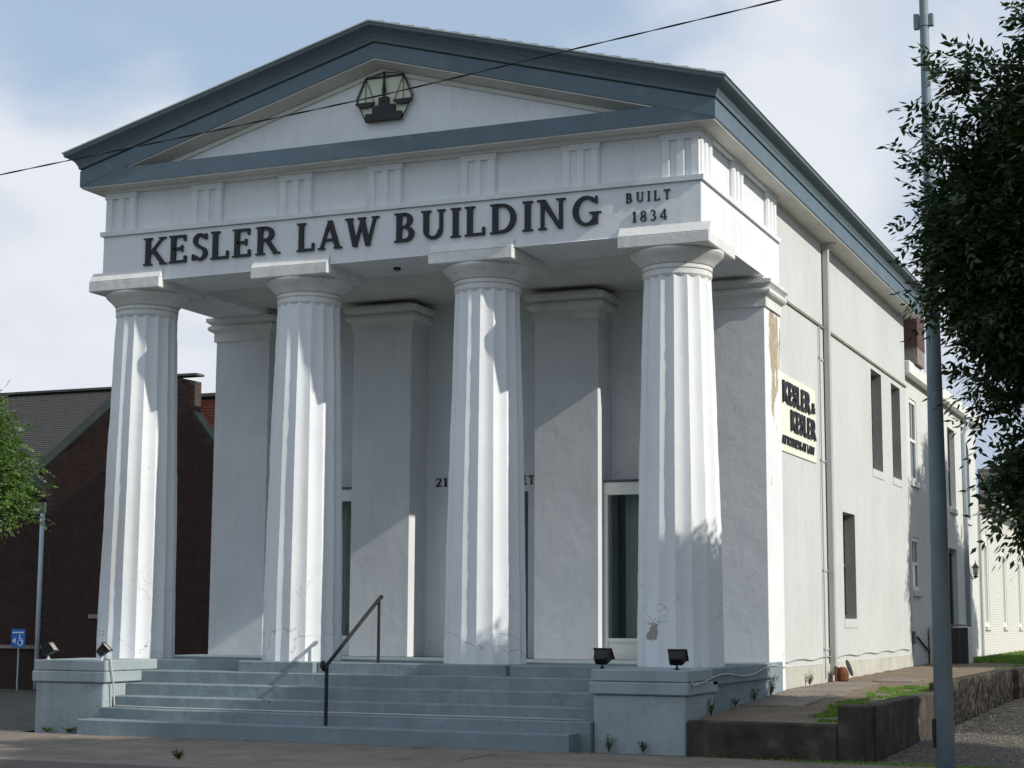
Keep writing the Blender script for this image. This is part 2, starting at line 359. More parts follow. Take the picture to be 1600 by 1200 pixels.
# plinths under the middle columns and riser between
BX(-1.92, -.80, -.11, .098, -.15, -.001).obj('column_plinth', 'step_worn', LB, bevel=.014)
BX(.70, 1.86, -.10, .098, -.15, -.001).obj('column_plinth', 'step_worn', LB, bevel=.014)
BX(-.795, .695, -.03, .097, -.15, -.004).obj('top_riser', 'step_worn', LB, bevel=.012)
BX(1.865, 3.31, -.03, .097, -.15, -.004).obj('top_riser', 'step_worn', LB, bevel=.012)

# columns
def column_mesh(seed):
    NF = 16; SUB = 6; NZ = 40; zt = 4.735
    vs = []; fs = []; n = NF * SUB
    for j in range(NZ + 1):
        t = j / NZ; z = zt * t
        rad = .532 - .108 * t + .012 * math.sin(math.pi * t)
        for k in range(n):
            u = (k % SUB) / SUB; a = 2 * math.pi * (k / n) - math.pi / 2 + math.pi / NF
            chord = math.cos(math.pi / NF) / math.cos((u - .5) * 2 * math.pi / NF)
            d = .020 * math.sin(math.pi * u) * (1 if j < NZ else .9)
            r = rad * chord - d
            ax = rad * math.cos(a); ay = rad * math.sin(a)
            wob = noise.noise((ax * 2.2 + seed * 7, ay * 2.2, z * .9)) * .009
            if u == 0: wob += noise.noise((k * 1.3, z * 7, seed * 3)) * .007 - .002
            r += wob
            vs.append((r * math.cos(a), r * math.sin(a), z))
    for j in range(NZ):
        for k in range(n): fs.append((j * n + k, j * n + (k + 1) % n, (j + 1) * n + (k + 1) % n, (j + 1) * n + k))
    fs += [tuple(NZ * n + k for k in range(n))]
    me = MB().add(vs, fs).mesh('column', 'white'); shade_auto(me, 16); return me
cap_prof = [(.40, 4.70), (.425, 4.735), (.432, 4.745), (.432, 4.80), (.418, 4.806), (.418, 4.815), (.437, 4.82), (.437, 4.862), (.42, 4.867), (.42, 4.876), (.445, 4.88),
            (.455, 4.895), (.495, 4.94), (.54, 4.98), (.572, 5.01), (.582, 5.03), (.580, 5.055), (.55, 5.06)]
capm = MB().lathe(cap_prof, n=48).mesh('capital', 'cap'); shade_auto(capm, 25)
dxs = [(-.03, 0), (-.01, 0), (.03, .0), (0, 0)]
for i in range(4):
    X = (i - 1.5) * 2.598 + dxs[i][0]
    c = ob('column', column_mesh(i), LB, (X, .487, -.002))
    ob('capital', capm, c)
    ab = BX(-.585, .585, -.587, .587, 5.057, 5.205); ab.obj('abacus', 'cap', c, bevel=.012)
    # sloping weathering from the abacus up to the architrave face
    MB().prism([(-.585, 5.206), (-.489, 5.206), (-.489, 5.335)], 'X', -.58, .58).obj('weathering', 'cap', c)

# architrave: front beam (underside slightly out of level) and side beams
def beam(x0, x1, y0, y1, za, zb, zt):
    return MB().add([(x0, y0, za), (x1, y0, zb), (x1, y1, zb), (x0, y1, za), (x0, y0, zt), (x1, y0, zt), (x1, y1, zt), (x0, y1, zt)],
                    [(0, 1, 2, 3), (4, 5, 6, 7), (0, 1, 5, 4), (1, 2, 6, 5), (2, 3, 7, 6), (3, 0, 4, 7)])
beam(-A, A, 0, .98, 5.165, 5.225, 5.85).obj('architrave', 'white_arch', LB, bevel=.008)
beam(3.42, A, .982, 3.86, 5.223, 5.223, 5.85).obj('side_architrave', 'white_arch', LB)
beam(-A, -3.42, .982, 3.86, 5.17, 5.17, 5.85).obj('side_architrave', 'white_arch', LB)
def ring(prof, zap=False, y_end=14.55, name='', mt='blue', parent=LB, slope=.272, bevel=0):
    """sweep a (projection, height) profile along the eaves; zap raises the middle of the front to the ridge"""
    n = len(prof); vs = []; secs = []
    for d, h in prof: vs.append((A + d, y_end, h))
    for d, h in prof: vs.append((A + d, -d, h))
    if zap:
        for d, h in prof: vs.append((0, -d, h + slope * (A + d) + .115 * (7.0 - h)))
    for d, h in prof: vs.append((-A - d, -d, h))
    for d, h in prof: vs.append((-A - d, y_end, h))
    k = 5 if zap else 4; fs = []
    for s_ in range(k - 1):
        for i in range(n): fs.append((s_ * n + i, s_ * n + (i + 1) % n, (s_ + 1) * n + (i + 1) % n, (s_ + 1) * n + i))
    fs += [tuple(range(n)), tuple((k - 1) * n + i for i in range(n))]
    return MB().add(vs, fs).obj(name, mt, parent, bevel=bevel)
ring([(-.30, 5.852), (.035, 5.852), (.04, 5.915), (-.30, 5.915)], y_end=3.86, name='taenia', mt='white_arch')
# frieze
f = MB(); f.box(-A + .06, A - .06, .06, 3.86, 5.916, 6.529); fr = f.obj('frieze', 'white_arch', LB)
ring([(-.05, 6.47), (.012, 6.47), (.012, 6.528), (-.05, 6.528)], y_end=3.86, name='frieze_band', mt='white_arch')
tg = MB(); wd = .5
tg.box(-wd / 2, wd / 2, -.022, .01, 5.917, 6.40)
for kx in (-.19, 0, .19): tg.prism([(kx - .062, -.022), (kx + .062, -.022), (kx + .045, -.056), (kx - .045, -.056)], 'Z', 5.917, 6.385)
tg.box(-wd / 2 - .01, wd / 2 + .01, -.06, .01, 6.386, 6.466)
tgm = tg.mesh('triglyph', 'white_arch')
for X in (-4.095, -2.69, -1.29, .05, 1.385, 2.79, 4.095): ob('triglyph', tgm, LB, (X, .055, 0))
for Y in (.27, 1.74, 3.52):
    ob('triglyph', tgm, LB, (A - .055, Y, 0), (0, 0, R(90))); ob('triglyph', tgm, LB, (-A + .055, Y, 0), (0, 0, R(-90)))
# cornice
ring([(-.06, 6.531), (.247, 6.531), (.251, 6.755), (-.06, 6.80)], y_end=14.5, name='horizontal_cornice', mt='blue')
ring([(-.2, 6.505), (.235, 6.515), (.235, 6.532), (-.2, 6.532)], y_end=14.5, name='soffit', mt='soffit')
ring([(.0, 6.545), (.254, 6.545), (.256, 6.765), (0.0, 6.765)], True, 14.52, 'raking_cornice', 'blue')
ring([(.0, 6.766), (.225, 6.766), (.225, 6.79), (.268, 6.79), (.278, 6.83), (.31, 6.885), (.36, 6.925), (.42, 6.945), (.428, 6.99), (.0, 6.99)], True, 14.54, 'crown_gutter', 'gutter')
ring([(.30, 6.992), (.445, 6.992), (.445, 7.008), (.30, 7.012)], True, 14.56, 'edge_flashing', 'flash')
ty = MB().prism([(-4.3, 6.76), (4.3, 6.76), (0, 6.77 + .272 * A + .02)], 'Y', .01, .2); ty.obj('tympanum', 'white_arch', LB)
MB().prism([(-.245, 6.757), (.0, 6.757), (.0, 6.80)], 'X', -4.2, 4.2).obj('ledge_capping', 'gutter', LB)
# raking bed mould, plaster white under the blue rake
for sx in (-1, 1):
    zf, zr_ = 6.545 + .272 * (A + .243) + .0523 - .004, 6.545 + .272 * A + .0523 - .004
    sf_, sr_ = .272 + .0523 / (A + .243), .272 + .0523 / A
    xe = 4.2
    MB().add([(0, -.243, zf), (sx * xe, -.243, zf - sf_ * xe), (sx * xe, .008, zr_ - sr_ * xe), (0, .008, zr_),
              (0, -.243, zf - .012), (sx * xe, -.243, zf - .012 - sf_ * xe), (sx * xe, .008, zr_ - .012 - sr_ * xe), (0, .008, zr_ - .012)],
             [(0, 1, 2, 3), (4, 7, 6, 5), (0, 4, 5, 1), (1, 5, 6, 2), (2, 6, 7, 3)]).obj('rake_soffit', 'soffit', LB)
    z_ap = zr_ - .013
    MB().prism([(0, z_ap), (sx * 3.9, z_ap - sr_ * 3.9), (sx * 3.7, z_ap - sr_ * 3.9), (0, z_ap - .055)], 'Y', -.022, .008).obj('rake_moulding', 'soffit', LB)
# roof with shingle courses along the slope
for sx in (-1, 1):
    b = MB(); nC = 22; W2 = A + .40; sl = .272
    for c_ in range(nC):
        xa = W2 * (1 - c_ / nC) ; xb = W2 * (1 - (c_ + 1) / nC)
        z0 = 7.015 + sl * (A + .44 - xa); z1 = 7.015 + sl * (A + .44 - xb)
        b.add([(sx * xa, -.40, z0 + .014), (sx * xb, -.40, z1 + .002), (sx * xb, 14.52, z1 + .002), (sx * xa, 14.52, z0 + .014), (sx * xa, -.40, z0), (sx * xa, 14.52, z0), (sx * xb, -.40, z1 - .01), (sx * xb, 14.52, z1 - .01)],
              [(0, 1, 2, 3), (0, 3, 5, 4), (4, 6, 1, 0), (5, 3, 2, 7)])
    b.obj('roof', 'roof', LB)
# antae (end pilasters) and pilasters
def pil_cap(x0, x1, y0, y1, parent, mt='cap'):
    b = MB()
    def rr(d, z0, z1): b.box(x0 - d, x1 + d, y0 - d, y1, z0, z1)
    rr(.03, 4.80, 4.93)
    prof = [(.03, 4.93), (.05, 4.95), (.085, 4.965), (.105, 4.99), (.105, 5.02), (.085, 5.045), (.055, 5.055), (.07, 5.065), (.10, 5.09), (.125, 5.11), (.125, 5.165), (.0, 5.165)]
    vs = []; n = len(prof)
    for (cx, cy, fx, fy) in ((x1, y1, 1, 0), (x1, y0, 1, -1), (x0, y0, -1, -1), (x0, y1, -1, 0)):
        for d, h in prof: vs.append((cx + fx * d, cy + fy * d, h))
    fs = [(s_ * n + i, s_ * n + i + 1, (s_ + 1) * n + i + 1, (s_ + 1) * n + i) for s_ in range(3) for i in range(n - 1)]
    b.add(vs, fs)
    return b.obj('pilaster_cap', mt, parent)
for (x0, x1, anta) in ((-A, -3.41, 1), (-1.945, -.985, 0), (.985, 1.95, 0), (3.41, A, 1)):
    y1 = 3.86 if anta else 3.56
    right = anta and x0 > 0
    base = -.55 if anta else 0
    # body with a finely divided, slightly uneven front skin
    b = BX(x0, x1, 2.985, y1, base, 5.166)
    p_ = b.obj('pilaster', 'white_peel' if right else 'white_rough', LB, bevel=.006)
    pil_cap(x0, x1, 2.985, y1, p_)
    BX(x0 + .01, x1 - .01, 2.99, 3.84, 5.167, 5.222).obj('impost', 'cap', p_)
# portico ceiling and back wall
BX(-3.415, 3.415, .985, 3.9, 5.262, 5.33).obj('ceiling', 'soffit', LB)
def holed(axis, c, u0, u1, z0, z1, holes, depth, sgn=1):
    """wall skin in plane axis=c spanning u,z with rectangular holes and reveals going inwards by depth*sgn"""
    us = sorted({u0, u1, *[h[0] for h in holes], *[h[1] for h in holes]}); zz = sorted({z0, z1, *[h[2] for h in holes], *[h[3] for h in holes]})
    b = MB()
    def P(u, z, d=0): return (c - sgn * d, u, z) if axis == 'X' else (u, c + sgn * d, z)
    for i in range(len(us) - 1):
        for j in range(len(zz) - 1):
            um = (us[i] + us[i + 1]) / 2; zm = (zz[j] + zz[j + 1]) / 2
            if any(h[0] < um < h[1] and h[2] < zm < h[3] for h in holes): continue
            b.add([P(us[i], zz[j]), P(us[i + 1], zz[j]), P(us[i + 1], zz[j + 1]), P(us[i], zz[j + 1])], [(0, 1, 2, 3)])
    for (a, e, f_, g) in [h[:4] for h in holes]:
        for (p, q) in (((a, f_), (e, f_)), ((e, f_), (e, g)), ((e, g), (a, g)), ((a, g), (a, f_))):
            b.add([P(*p), P(*q), P(*q, depth), P(*p, depth)], [(0, 1, 2, 3)])
    return b
WY = 3.56
holes = [(-3.36, -1.95, 0.02, 2.52), (-.62, .66, 0.0, 2.40), (1.955, 3.38, 0.02, 2.52)]
holed('Y', WY, -3.5, 3.5, 0, 5.3, holes, .25).obj('portico_wall', 'white_rough', LB, recalc=False)
# dim rooms behind the glazing (real boxes)
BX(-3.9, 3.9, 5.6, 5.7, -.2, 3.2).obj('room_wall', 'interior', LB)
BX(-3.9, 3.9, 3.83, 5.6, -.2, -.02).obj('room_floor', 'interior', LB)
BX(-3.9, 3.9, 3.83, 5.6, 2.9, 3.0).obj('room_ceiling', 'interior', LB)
for (x0, x1) in ((-3.395, -1.96), (1.955, 3.395)):
    yf = 3.20
    wn = MB()
    wn.box(x0, x0 + .055, yf, yf + .09, .0, 2.29); wn.box(x1 - .055, x1, yf, yf + .09, 0, 2.29)
    wn.box(x0, x1, yf - .003, yf + .09, 2.292, 2.47); wn.box(x0 + .056, x1 - .056, yf + .003, yf + .09, .235, .295)
    wn.box(x0 + .056, x1 - .056, yf + .02, yf + .085, .085, .234); wn.box(x0 + .056, x1 - .056, yf + .002, yf + .09, .0, .084)
    fo = wn.obj('window_frame', 'frame_white', LB, bevel=.004)
    BX(x0 - .0, x1, yf - .02, 3.56, 2.475, 2.505).obj('head_flashing', 'dark_frame', fo)
    BX(x0 + .056, x1 - .056, yf + .045, yf + .052, .296, 2.291).obj('pane', 'glass', fo)
    BX(x0 + .7, x0 + .735, yf + .01, yf + .08, .296, 2.291).obj('mullion', 'frame_white', fo)
    # curtain in folds
    cv = []; n = 70
    for k in range(n + 1):
        x = x0 + .2 + (x1 - x0 - .25) * k / n
        yy = 3.62 + .035 * math.sin(x * 46) + .02 * math.sin(x * 19 + 1)
        cv += [(x, yy, .12), (x, yy, 2.35)]
    MB().add(cv, [(2 * k, 2 * k + 2, 2 * k + 3, 2 * k + 1) for k in range(n)]).obj('curtain', 'curtain', fo, smooth=True, recalc=False)
# double door
dr = MB(); dr.box(-.62, -.575, WY + .02, WY + .12, 0, 2.40); dr.box(.615, .66, WY + .02, WY + .12, 0, 2.40); dr.box(-.574, .614, WY + .021, WY + .12, 2.33, 2.399)
df = dr.obj('door_frame', 'dark_frame', LB)
for a, b_ in ((-.57, .017), (.023, .61)):
    d = MB(); d.box(a, a + .08, WY + .05, WY + .09, .02, 2.32); d.box(b_ - .08, b_, WY + .05, WY + .09, .02, 2.32); d.box(a + .081, b_ - .081, WY + .051, WY + .09, .02, .24); d.box(a + .081, b_ - .081, WY + .051, WY + .09, 2.2, 2.319)
    dd = d.obj('door', 'dark_frame', df); 
    MB().tube([(b_ - .12 if a < 0 else a + .12, WY + .02, .95), (b_ - .12 if a < 0 else a + .12, WY + .02, 1.25)], .012).obj('handle', 'iron', dd)
    BX(a + .08, b_ - .08, WY + .066, WY + .074, .24, 2.2).obj('pane', 'darkglass', df)

# side wall with deep window openings
YE = 14.42
wins = [(10.88, 11.88, 3.235, 5.03), (12.86, 13.80, 3.235, 5.02), (8.22, 9.20, .58, 2.31)]
holed('X', WX, 3.862, YE, -.1, 6.6, wins, .16).obj('side_wall', 'wall', LB, recalc=False)
holed('X', -WX, 3.862, YE, -1.0, 6.6, [], .16, -1).obj('side_wall', 'wall', LB, recalc=False)
MB().add([(-WX, YE, -1), (WX, YE, -1), (WX, YE, 6.6), (0, YE, 8.2), (-WX, YE, 6.6)], [(0, 1, 2, 3, 4)]).obj('rear_wall', 'wall', LB)
BX(4.0, WX + .018, 3.865, YE + .002, -.7, -.102).obj('plinth', 'wallbase', LB)
MB().prism([(WX - .02, 5.12), (WX + .028, 5.12), (WX + .032, 5.155), (WX - .02, 5.165)], 'Y', 3.99, YE).obj('belt_moulding', 'chimney_grey', LB)  # grey puts the dark shadow line under the belt into its colour
for (a, b_, z0, z1) in wins:
    zm = (z0 + z1) / 2 + .02; xx = WX - .16
    f_ = MB(); f_.box(xx - .05, xx, a, a + .05, z0, z1); f_.box(xx - .05, xx, b_ - .05, b_, z0, z1); f_.box(xx - .05, xx, a + .05, b_ - .05, z1 - .05, z1); f_.box(xx - .05, xx, a + .05, b_ - .05, z0, z0 + .06); f_.box(xx - .06, xx - .005, a + .05, b_ - .05, zm - .025, zm + .025)
    wf = f_.obj('window', 'dark_frame', LB); BX(xx - .04, xx - .03, a + .05, b_ - .05, zm + .025, z1 - .05).obj('pane', 'darkglass', wf); BX(xx - .055, xx - .045, a + .05, b_ - .05, z0 + .06, zm - .025).obj('pane', 'darkglass', wf)
    BX(xx, WX - .003, b_ - .007, b_ - .001, z0, z1).obj('jamb', 'jamb', wf)  # thin darker grey lining on the far reveal only
    BX(xx - .5, xx - .45, a - .1, b_ + .1, z0 - .1, z1 + .1).obj('window_backing', 'interior', wf)  # near-black sheet standing in for the unlit room behind the glass
    BX(WX - .0, WX + .012, a - .02, b_ + .02, z0 - .145, z0 - .003).obj('sill', 'wall', wf, bevel=.004)
# downspout with its thin parallel conduit
dp = MB(); dp.box(WX + .02, WX + .11, 6.98, 7.09, -.28, 6.40); dpo = dp.obj('downspout', 'greypipe', LB, bevel=.008)
dp = MB(); dp.tube([(WX + .07, 7.035, 6.38), (WX + .1, 7.035, 6.46), (WX + .2, 7.035, 6.53)], .05); dp.obj('elbow', 'greypipe', dpo)
MB().tube([(WX + .03, 6.62, 5.10), (WX + .03, 6.62, -.33)], .013).obj('conduit', 'greypipe', LB)
for z in (4.6, 3.0, 1.3, .1): BX(WX + .0, WX + .016, 6.6, 7.13, z, z + .03).obj('strap', 'greypipe', dpo)

# ------------------------------------------------------------------ lettering (raised roman capitals, built stroke by stroke)
TK, TN, SF = .175, .105, .055
def q4(a, b, c, d): return [a, b, c, d]
def rect(x0, x1, y0, y1): return [(x0, y0), (x1, y0), (x1, y1), (x0, y1)]
def dg(x0, y0, x1, y1, w): return [(x0 - w / 2, y0), (x0 + w / 2, y0), (x1 + w / 2, y1), (x1 - w / 2, y1)]
def arc(cx, cy, rx, ry, a0, a1, tx=TK, ty=TN, n=14):
    o = []
    for i in range(n):
        p = []
        for a in (a0 + (a1 - a0) * i / n, a0 + (a1 - a0) * (i + 1) / n):
            c, s = math.cos(R(a)), math.sin(R(a)); p.append(((cx + rx * c, cy + ry * s), (cx + (rx - tx) * c, cy + (ry - ty) * s)))
        o.append([p[0][0], p[1][0], p[1][1], p[0][1]])
    return o
def sf(x, y, w=.30):    # serif slab at foot (y=0) or head (y=1)
    y0, y1 = (0, SF) if y == 0 else (1 - SF, 1)
    return rect(x - w / 2, x + w / 2, y0, y1)
def stem(x, w=.32, t=TK): return [rect(x - t / 2, x + t / 2, .01, .99), sf(x, 0, w), sf(x, 1, w)]
G = {}
G['K'] = (.86, stem(.17) + [dg(.26, .42, .70, .97, TN), dg(.74, .03, .36, .56, TK), sf(.70, 1, .26), sf(.74, 0, .26)])
G['E'] = (.74, stem(.17) + [rect(.17, .62, 0, TN * .8), rect(.17, .60, 1 - TN * .8, 1), rect(.17, .5, .47, .56), rect(.56, .65, 0, .24), rect(.54, .62, .78, 1), rect(.45, .52, .40, .63)])
G['S'] = (.62, arc(.32, .735, .25, .265, 25, 270, .15) + arc(.32, .265, .27, .265, -155, 90, .15) + [rect(.5, .57, .76, .97), rect(.04, .11, .03, .25)])
G['L'] = (.70, stem(.17) + [rect(.17, .62, 0, TN * .8), rect(.57, .65, 0, .27)])
G['R'] = (.84, stem(.17) + arc(.38, .73, .27, .265, -90, 90) + [rect(.17, .40, 1 - TN, .999), rect(.17, .40, .465, .465 + TN), dg(.72, .03, .42, .50, TK), sf(.74, 0, .25)])
G['A'] = (.92, [dg(.14, .02, .44, 1.0, TN), dg(.74, .02, .44, 1.0, TK), rect(.26, .62, .28, .28 + TN * .8), sf(.14, 0, .26), sf(.75, 0, .30)])
G['W'] = (1.24, [dg(.38, 0, .15, .98, TK), dg(.38, 0, .62, .92, TN), dg(.84, 0, .60, .98, TK), dg(.84, 0, 1.08, .98, TN), sf(.15, 1, .30), sf(.60, 1, .30), sf(1.09, 1, .26)])
G['B'] = (.78, stem(.17) + arc(.38, .75, .23, .245, -90, 90) + arc(.38, .27, .29, .27, -90, 90) + [rect(.17, .40, 1 - TN, .999), rect(.17, .40, .475, .475 + TN * .8), rect(.17, .40, .001, TN)])
G['U'] = (.84, [rect(.17 - TK / 2, .17 + TK / 2, .32, .99), rect(.66 - TN / 2, .66 + TN / 2, .32, .99), sf(.17, 1, .32), sf(.66, 1, .26)] + arc(.398, .33, .315, .33, 180, 360, .15))
G['I'] = (.36, stem(.18))
G['D'] = (.90, stem(.17) + arc(.37, .5, .46, .5, -90, 90) + [rect(.17, .38, 1 - TN, .999), rect(.17, .38, .001, TN)])
G['N'] = (.94, [rect(.17 - TN / 2, .17 + TN / 2, .01, .98), rect(.74 - TN / 2, .74 + TN / 2, .0, .98), [(.08, .99), (.27, .99), (.79, .0), (.66, .0)], sf(.17, 0, .26), sf(.12, 1, .24), sf(.74, 1, .28)])
G['G'] = (.92, arc(.47, .5, .42, .5, 42, 318) + [rect(.66, .66 + TK * .9, .04, .42), rect(.56, .92, .40, .455), rect(.74, .80, .72, .97)])
G['T'] = (.76, [rect(.37 - TK / 2, .37 + TK / 2, .01, .99), sf(.37, 0, .32), rect(.04, .70, 1 - TN * .8, 1), rect(.04, .11, .78, 1), rect(.63, .70, .78, 1)])
G['1'] = (.44, [rect(.22 - TK / 2, .22 + TK / 2, .01, .99), sf(.22, 0, .34), [(.05, .78), (.05, .86), (.2, 1), (.2, .9)]])
G['8'] = (.62, arc(.31, .745, .23, .255, 0, 360, .13, .09, 20) + arc(.31, .27, .27, .27, 0, 360, .14, .09, 20))
G['3'] = (.60, arc(.27, .745, .23, .255, -90, 150, .14, .09) + arc(.27, .27, .27, .27, -150, 90, .14, .09))
G['4'] = (.66, [rect(.38, .52, 0, .99), rect(.04, .64, .22, .31), [(.04, .26), (.15, .26), (.44, .99), (.40, .99)], sf(.45, 0, .3)])
G['2'] = (.60, arc(.29, .72, .25, .28, -10, 165, .14, .09) + [[(.02, .0), (.20, .0), (.53, .62), (.42, .70)], rect(.03, .56, 0, .11), rect(.5, .56, 0, .2)])
G['9'] = (.60, arc(.30, .68, .26, .32, 0, 360, .13, .09, 20) + arc(.22, .42, .34, .42, -80, 35, .13, .1))
def letter_mesh(ch, h, depth):
    b = MB()
    for i, poly in enumerate(G[ch][1]):
        b.prism([(x * h, y * h) for x, y in poly], 'Y', -depth - .0004 * (i % 5), .0)
    return b.mesh('letter', 'black')
def write(root, text, xl, xr, zl, zr, h, y, depth, gap=.08):
    ws = [(G[c][0] + gap if c != ' ' else .45) for c in text]; tot = sum(ws) - gap
    k = (xr - xl) / (tot * h); x = xl
    cache = {}
    for c, wd_ in zip(text, ws):
        if c != ' ':
            if c not in cache: cache[c] = letter_mesh(c, h, depth)
            o = ob('letter', cache[c], root, (x, y, zl + (zr - zl) * (x - xl) / max(xr - xl, .01))); o.scale = (k, 1, 1)
        x += wd_ * h * k
fl = thing('building_name_lettering', 'large black raised capitals reading KESLER LAW BUILDING across the white beam', 'lettering', (0, 0, 5.2))
fl.location = (0, 0, 0)
write(fl, 'KESLER', -3.67, -1.50, 5.385, 5.395, .385, -.004, .03)
write(fl, 'LAW', -1.235, .0, 5.39, 5.395, .385, -.004, .03)
write(fl, 'BUILDING', .215, 3.08, 5.40, 5.395, .385, -.004, .03, .11)
dl = thing('date_lettering', 'small black raised BUILT 1834 at the right end of the beam', 'lettering')
write(dl, 'BUILT', 3.395, 3.975, 5.64, 5.645, .125, -.004, .014, .32)
write(dl, '1834', 3.475, 3.93, 5.39, 5.395, .135, -.004, .014, .22)
nl = thing('street_number_lettering', 'small black letters 219 and STREET above the shaded doorway', 'lettering')
write(nl, '219', -.83, -.50, 2.50, 2.50, .13, WY - .003, .012, .12)
write(nl, 'STREET', .12, .755, 2.50, 2.50, .13, WY - .003, .012, .2)

# emblem: black balance scales on a hexagonal cream board
em = thing('scales_emblem', 'hexagonal cream plaque with black balance scales in the pediment', 'emblem', (.055, -.0, 7.365)); em.scale = (.97, 1, .94)
hexp = [(-.43, 0), (-.285, .315), (.285, .315), (.43, 0), (.27, -.335), (-.27, -.335)]
MB().prism(hexp, 'Y', -.03, -.005).obj('board', 'emblem_cream', em)
b = MB()
def bar(p, q, r, y=-.045): b.tube([(p[0], y, p[1]), (q[0], y, q[1])], r, 6)
for i in range(6):
    if i != 1: bar(hexp[i], hexp[(i + 1) % 6], .008)
bar(hexp[1], (0, .37), .006); bar((0, .37), hexp[2], .006)
b.obj('rim', 'black', em)
b = MB(); bar((-.285, .30), (.285, .30), .012); b.obj('beam', 'black', em)
b = MB(); b.lathe([(.012, -.08), (.024, -.06), (.016, -.02), (.02, .04), (.03, .1), (.02, .18), (.014, .24), (.016, .30), (.018, .37)], 0, -.06, 12); b.obj('post', 'black', em)
b = MB(); b.prism(rect(-.27, .27, -.335, -.23), 'Y', -.075, -.031); b.prism(rect(-.165, .165, -.231, -.12), 'Y', -.073, -.031); b.prism(rect(-.07, .07, -.121, -.005), 'Y', -.071, -.031); b.obj('stepped_base', 'black', em, bevel=.006)
for sx in (-1, 1):
    cx = sx * .285
    b = MB(); b.prism([(cx + .14 * math.cos(R(a)), -.055 + .075 * math.sin(R(a))) for a in range(180, 361, 15)], 'Y', -.08, -.034); pn = b.obj('pan', 'black', em)
    b = MB()
    for dx in (-.135, 0, .135): bar((cx, .30), (cx + dx, -.055), .005)
    b.obj('hangers', 'black', pn)

# attorney sign board on the side wall
sg = thing('attorney_sign', 'pale yellow board lettered KESLER & KESLER ATTORNEYS AT LAW on the side wall', 'sign', (WX, 4.1, 2.93))
BX(.002, .020, -.14, 2.2, 0, 1.12).obj('board', 'cream', sg, bevel=.004)
def sans(text, y0, y1, z0, z1, depth):
    cu = bpy.data.curves.new('glyphs', 'FONT'); cu.body = text; cu.size = 1; cu.offset = .022
    to = bpy.data.objects.new('glyphs', cu); COL.objects.link(to)
    bpy.context.view_layer.update(); dims = to.dimensions.copy(); bb = [Vector(c_) for c_ in to.bound_box]
    minx = min(c_.x for c_ in bb); maxx = max(c_.x for c_ in bb); miny = min(c_.y for c_ in bb); maxy = max(c_.y for c_ in bb)
    # one letter at a time
    xs = 0; res = []
    offs = []
    for i in range(len(text)):
        cu.body = text[:i + 1]; bpy.context.view_layer.update(); offs.append(max(Vector(c_).x for c_ in to.bound_box))
    for i, ch in enumerate(text):
        if ch == ' ': continue
        cu.body = ch; cu.extrude = .5; bpy.context.view_layer.update()
        me = bpy.data.meshes.new_from_object(to.evaluated_get(bpy.context.evaluated_depsgraph_get()))
        cu.extrude = 0
        mxx = max(v.co.x for v in me.vertices)
        right = offs[i]
        sxk = (y1 - y0) / (maxx - minx); szk = (z1 - z0) / (maxy - miny)
        for v in me.vertices:
            X_, Y_, Z_ = v.co
            v.co = (.0205 + (Z_ + .5) * depth, y0 + (X_ - mxx + right - minx) * sxk, z0 + (Y_ - miny) * szk)
        me.materials.clear(); me.materials.append(M['black']); ob('letter', me, sg)
    bpy.data.objects.remove(to)
sans('KESLER', .06, 1.78, .70, 1.02, .028)
sans('&', 1.88, 2.08, .74, .90, .028)
sans('KESLER', .52, 2.12, .33, .64, .028)
sans('ATTORNEYS AT LAW', -.02, 2.02, .10, .23, .018)

# ------------------------------------------------------------------ rear wing
RW = thing('rear_wing', 'two-storey cream rear wing with white fascia and mixed windows', 'building', (0, 14.43, 0)); RW.location = (0, 0, 0)
RX = 4.2
wd_ = [(15.30, 16.15, 3.36, 5.04, 'white'), (15.22, 16.08, 1.16, 2.22, 'white'), (17.5, 18.35, -.25, 2.22, 'door'), (17.7, 18.6, 3.15, 4.98, 'dark'), (20.3, 21.4, 3.12, 4.97, 'dark'), (20.0, 21.25, -.2, 2.19, 'door'), (22.9, 23.75, 3.0, 4.90, 'arch')]
holed('X', RX, YE + .01, 24.9, -.6, 5.42, wd_, .12).obj('wall', 'wing', RW, recalc=False)
holed('X', -RX, YE + .01, 24.9, -1, 5.42, [], .12, -1).obj('wall', 'wing', RW, recalc=False)
MB().box(-RX, RX - .01, 24.86, 24.9, -1, 5.42).obj('end_wall', 'wing', RW)
BX(-RX - .15, RX + .17, YE + .06, 25.25, 5.425, 5.68).obj('fascia', 'frame_white', RW, bevel=.01)
MB().prism([(-RX, 5.685), (RX, 5.685), (0, 6.3)], 'Y', YE + .08, 25.1).obj('roof', 'roof', RW)
